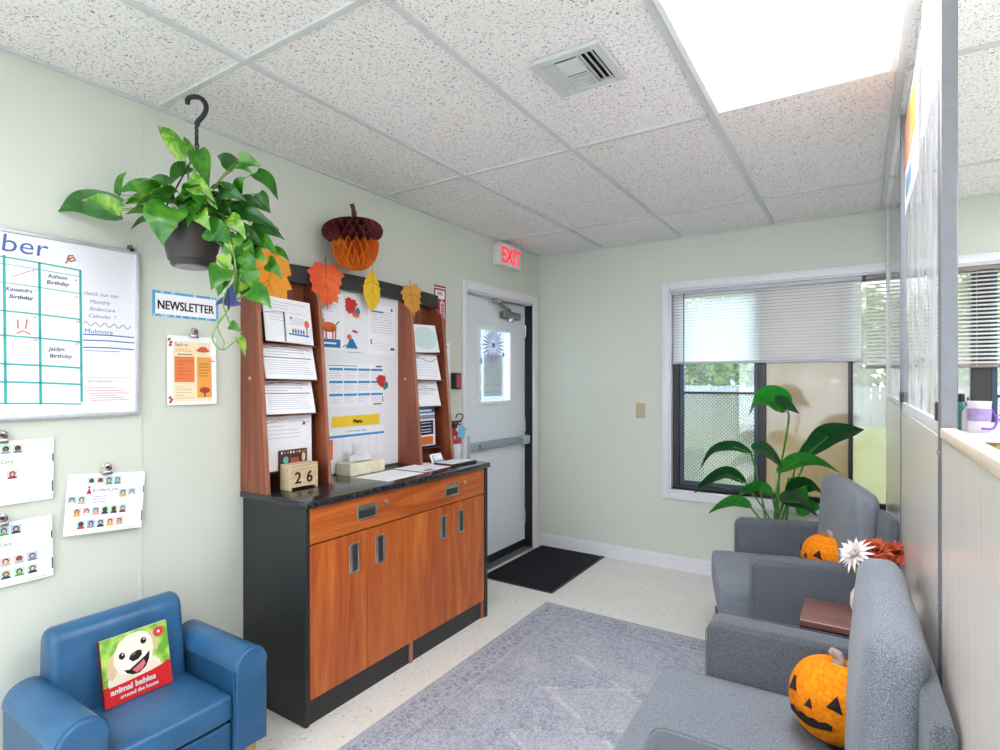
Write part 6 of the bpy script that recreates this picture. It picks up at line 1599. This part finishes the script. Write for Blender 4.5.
q = MB(); q.tube(bez([Vector((x, y, ZT)) + RT * .043 - FW * .005 + Vector((0, 0, .105)), Vector((x, y, ZT)) + RT * .058 - FW * .02 + Vector((0, 0, .06)), Vector((x, y, ZT)) + RT * .02 - FW * .048 + Vector((0, 0, .022)), Vector((x, y, ZT)) - RT * .025 - FW * .044 + Vector((0, 0, .020))], 6), .005, plain('purple_handle', '7a3fc0', .35), 8); q.build('handle', bo, smooth=True)
x, y = ot(1003, 1.62); tr = thing('shallow_basket', 'olive and tan woven tray on the office cabinet', 'tray', (x, y, ZT))
q = MB(); q.lathe([(0, 0), (.12, 0), (.135, .03), (.140, .032), (.130, .012), (0, .010)], (x, y, ZT), two_tone('olive_weave', '6f6530', 'b9a768', 40, .8, bumps=.6), 36); q.build('weave', tr, smooth=True)

# posters hanging on the far side of the clear screens
def poster(y0, y1, z0, z1, label, f_, m=M_paper):
    A = Art((PX + .0068, y1, z0), (0, -1, 0), (0, 0, 1), y1 - y0, z1 - z0, m, .0006); f_(A, A.w, A.h); return tag(A.build('poster'), label, 'poster', 'posters on the clear screens')
def p1_(A, w, h):
    A.rect(0, h * .46, w * .92, h * .97, ink('ee8a4e')); A.layer(); A.rect(w * .50, h * .62, w * .88, h * .97, ink('f3b456')); A.rect(w * .1, h * .12, w * .6, h * .34, ink('7d9cb8')); A.lines(w * .1, h * .9, w * .8, h * .5, 5, M_paper, .004, 4)
def p2_(A, w, h):
    A.rect(w * .15, h * .50, w * .85, h * .95, ink('f0a06a')); A.lines(w * .1, h * .42, w * .9, h * .08, 6, ink('b9c0d0'), .004, 5)
poster(2.08, 2.62, 2.02, 2.36, 'white poster with orange and blue print high on the clear screen', p1_)
poster(1.66, 1.92, 2.06, 2.42, 'smaller white and orange poster at the ceiling beside the metal post', p2_)
for i, (y, lb) in enumerate(((2.70, 'small dark clip at the foot of the middle divider post'), (1.475, 'small dark clip at the foot of the near divider post'))):
    r = thing('screen_clip', lb, 'clip', (PX, y, 1.30), group='clips on the divider')
    q = MB(); q.box((PX - .006, y - .012, 1.306), (PX + .007, y + .012, 1.345), M_dark, .003, 2); q.build('jaw', r)
    q = MB(); q.tube([(PX - .004, y - .007, 1.345), (PX - .006, y - .005, 1.372), (PX - .006, y + .005, 1.372), (PX - .004, y + .007, 1.345)], .0014, M_steel, 6); q.build('wire_loop', r)

# ------------------------------------------------------------------ outside
def lawn_mat():
    m, nt, out = new_mat('sunny_lawn'); b_ = principled(nt, out, None, .95, spec=.1); v = coords(nt)
    f = noise(nt, v, .5, 5, .6); g_ = noise(nt, v, 30, 3, .7)
    c = mixc(nt, .5, ramp(nt, f, [(.3, lin('5f6a36')), (.55, lin('777a48')), (.75, lin('8f8862'))]), ramp(nt, g_, [(.3, lin('525c2c')), (.7, lin('8c8858'))]))
    nt.links.new(c, b_.inputs['Base Color']); return m
q = MB(); q.box((-30, YB + .13, -.40), (40, 60, -.25), lawn_mat()); struct(q.build('ground'))
q = MB(); q.box((-30, -14, -.40), (-.13, YB + .13, -.25), two_tone('concrete_path', 'b9b7b2', 'cfcdc8', 8, .9)); struct(q.build('ground_path'))
q = MB(); q.box((-.13, -14, -.40), (40, YF - .12, -.25), two_tone('pale_bounce_concrete', 'd6d4d0', 'e3e1dd', 3, .9)); struct(q.build('ground_bounce'))  # unseen pale ground added to bounce sunlight up to the ceiling
M_fence = plain('grey_fence', '6f757c', .7, var=.15)
fn = thing('board_fence', 'long grey fence across the lawn outside the window', 'fence', (5, 24, -.25))
q = MB(); rr = random.Random(8)
for i in range(150): q.box((-14 + .26 * i, 24.0, -.25), (-14 + .26 * i + .235, 24.03, 1.15 + .05 * rr.random()), M_fence)
q.build('board', fn)
q = MB(); q.box((-14, 24.03, .1), (25, 24.09, .2), M_fence); q.box((-14, 24.03, .9), (25, 24.09, 1.0), M_fence); q.build('rail', fn)
def house(x, y, w, d, hh, label, c):
    r = thing('house', label, 'house', (x, y, -.25)); q = MB(); q.box((x - w / 2, y - d / 2, -.25), (x + w / 2, y + d / 2, hh), plain('siding_' + c, c, .8)); q.build('wall', r)
    q = MB(); q.prism([(-d / 2 - .4, hh), (d / 2 + .4, hh), (0, hh + 1.4)], lambda a_, b_, ww: Vector((ww, y + a_, b_)), x - w / 2 - .4, x + w / 2 + .4, plain('roof_grey', '6c6e74', .9)); q.build('roof', r)
    for i in range(2):
        q = MB(); q.box((x - w * .3 + i * w * .45, y - d / 2 - .04, .7), (x - w * .3 + i * w * .45 + 1.1, y - d / 2, 1.8), M_dark, .02, 1); q.build('window', r)
house(-4.0, 45, 9, 6, 2.6, 'grey house with a low roof beyond the fence on the left', 'a9aeb6')
house(10.0, 46, 10, 6, 2.6, 'pale house beyond the fence on the right', 'c9cbd0')
M_tr = leafmat('tree_leaves', '3a5a24', '5f8438', '9db368', .45, .7, 2, .7, .3); M_bark = plain('bark', '5a4a3c', .9, var=.2)
def tree(x, y, hh, rad, label, seed):
    r = thing('tree', label, 'tree', (x, y, -.25), 0.0, 'trees beyond the fence'); rr = random.Random(seed); q = MB(); q.tube(bez([(x, y, -.25), (x + .1, y, hh * .3), (x - .1, y, hh * .6)], 5), [.28] * 6 + [.16] * 5, M_bark, 8); q.build('trunk', r)
    q = MB()
    for i in range(2600):
        a_ = rr.uniform(0, 6.28); u = rr.uniform(-1, 1); k = rr.random() ** .4; s_ = (1 - u * u) ** .5
        p = Vector((x + rad * k * s_ * math.cos(a_) , y + rad * k * s_ * math.sin(a_), hh * .56 + hh * .46 * k * u)); d_ = Vector((rr.uniform(-1, 1), rr.uniform(-1, 1), rr.uniform(-1, .4))).normalized() * rr.uniform(.22, .42); sd = d_.cross(Vector((rr.random(), rr.random(), 1))).normalized() * .16
        q.add([p, p + d_ * .5 + sd, p + d_, p + d_ * .5 - sd], [(0, 1, 2, 3)], M_tr)
    q.build('crown', r)
for i, (x, hh, lb) in enumerate(((-9.5, 6.5, 'leafy tree beyond the fence, farthest left of the row'), (-5.6, 6.0, 'leafy tree beyond the fence, second from the left'), (-1.8, 7.0, 'leafy tree beyond the fence, third from the left'), (2.1, 6.2, 'leafy tree beyond the fence, third from the right'), (6.2, 6.8, 'leafy tree beyond the fence, second from the right'), (10.3, 6.5, 'leafy tree beyond the fence, farthest right of the row'))): tree(x, 27 + 6 * (i % 2), hh, 2.3, lb, 30 + i)
q = MB(); q.box((-3.2, 1.5, -.25), (-3.0, 9.0, 3.2), plain('pale_blue_siding', '747e8a', .7)); tag(q.build('neighbour_wall'), 'pale blue siding wall outside the exit door', 'wall', kind='structure')
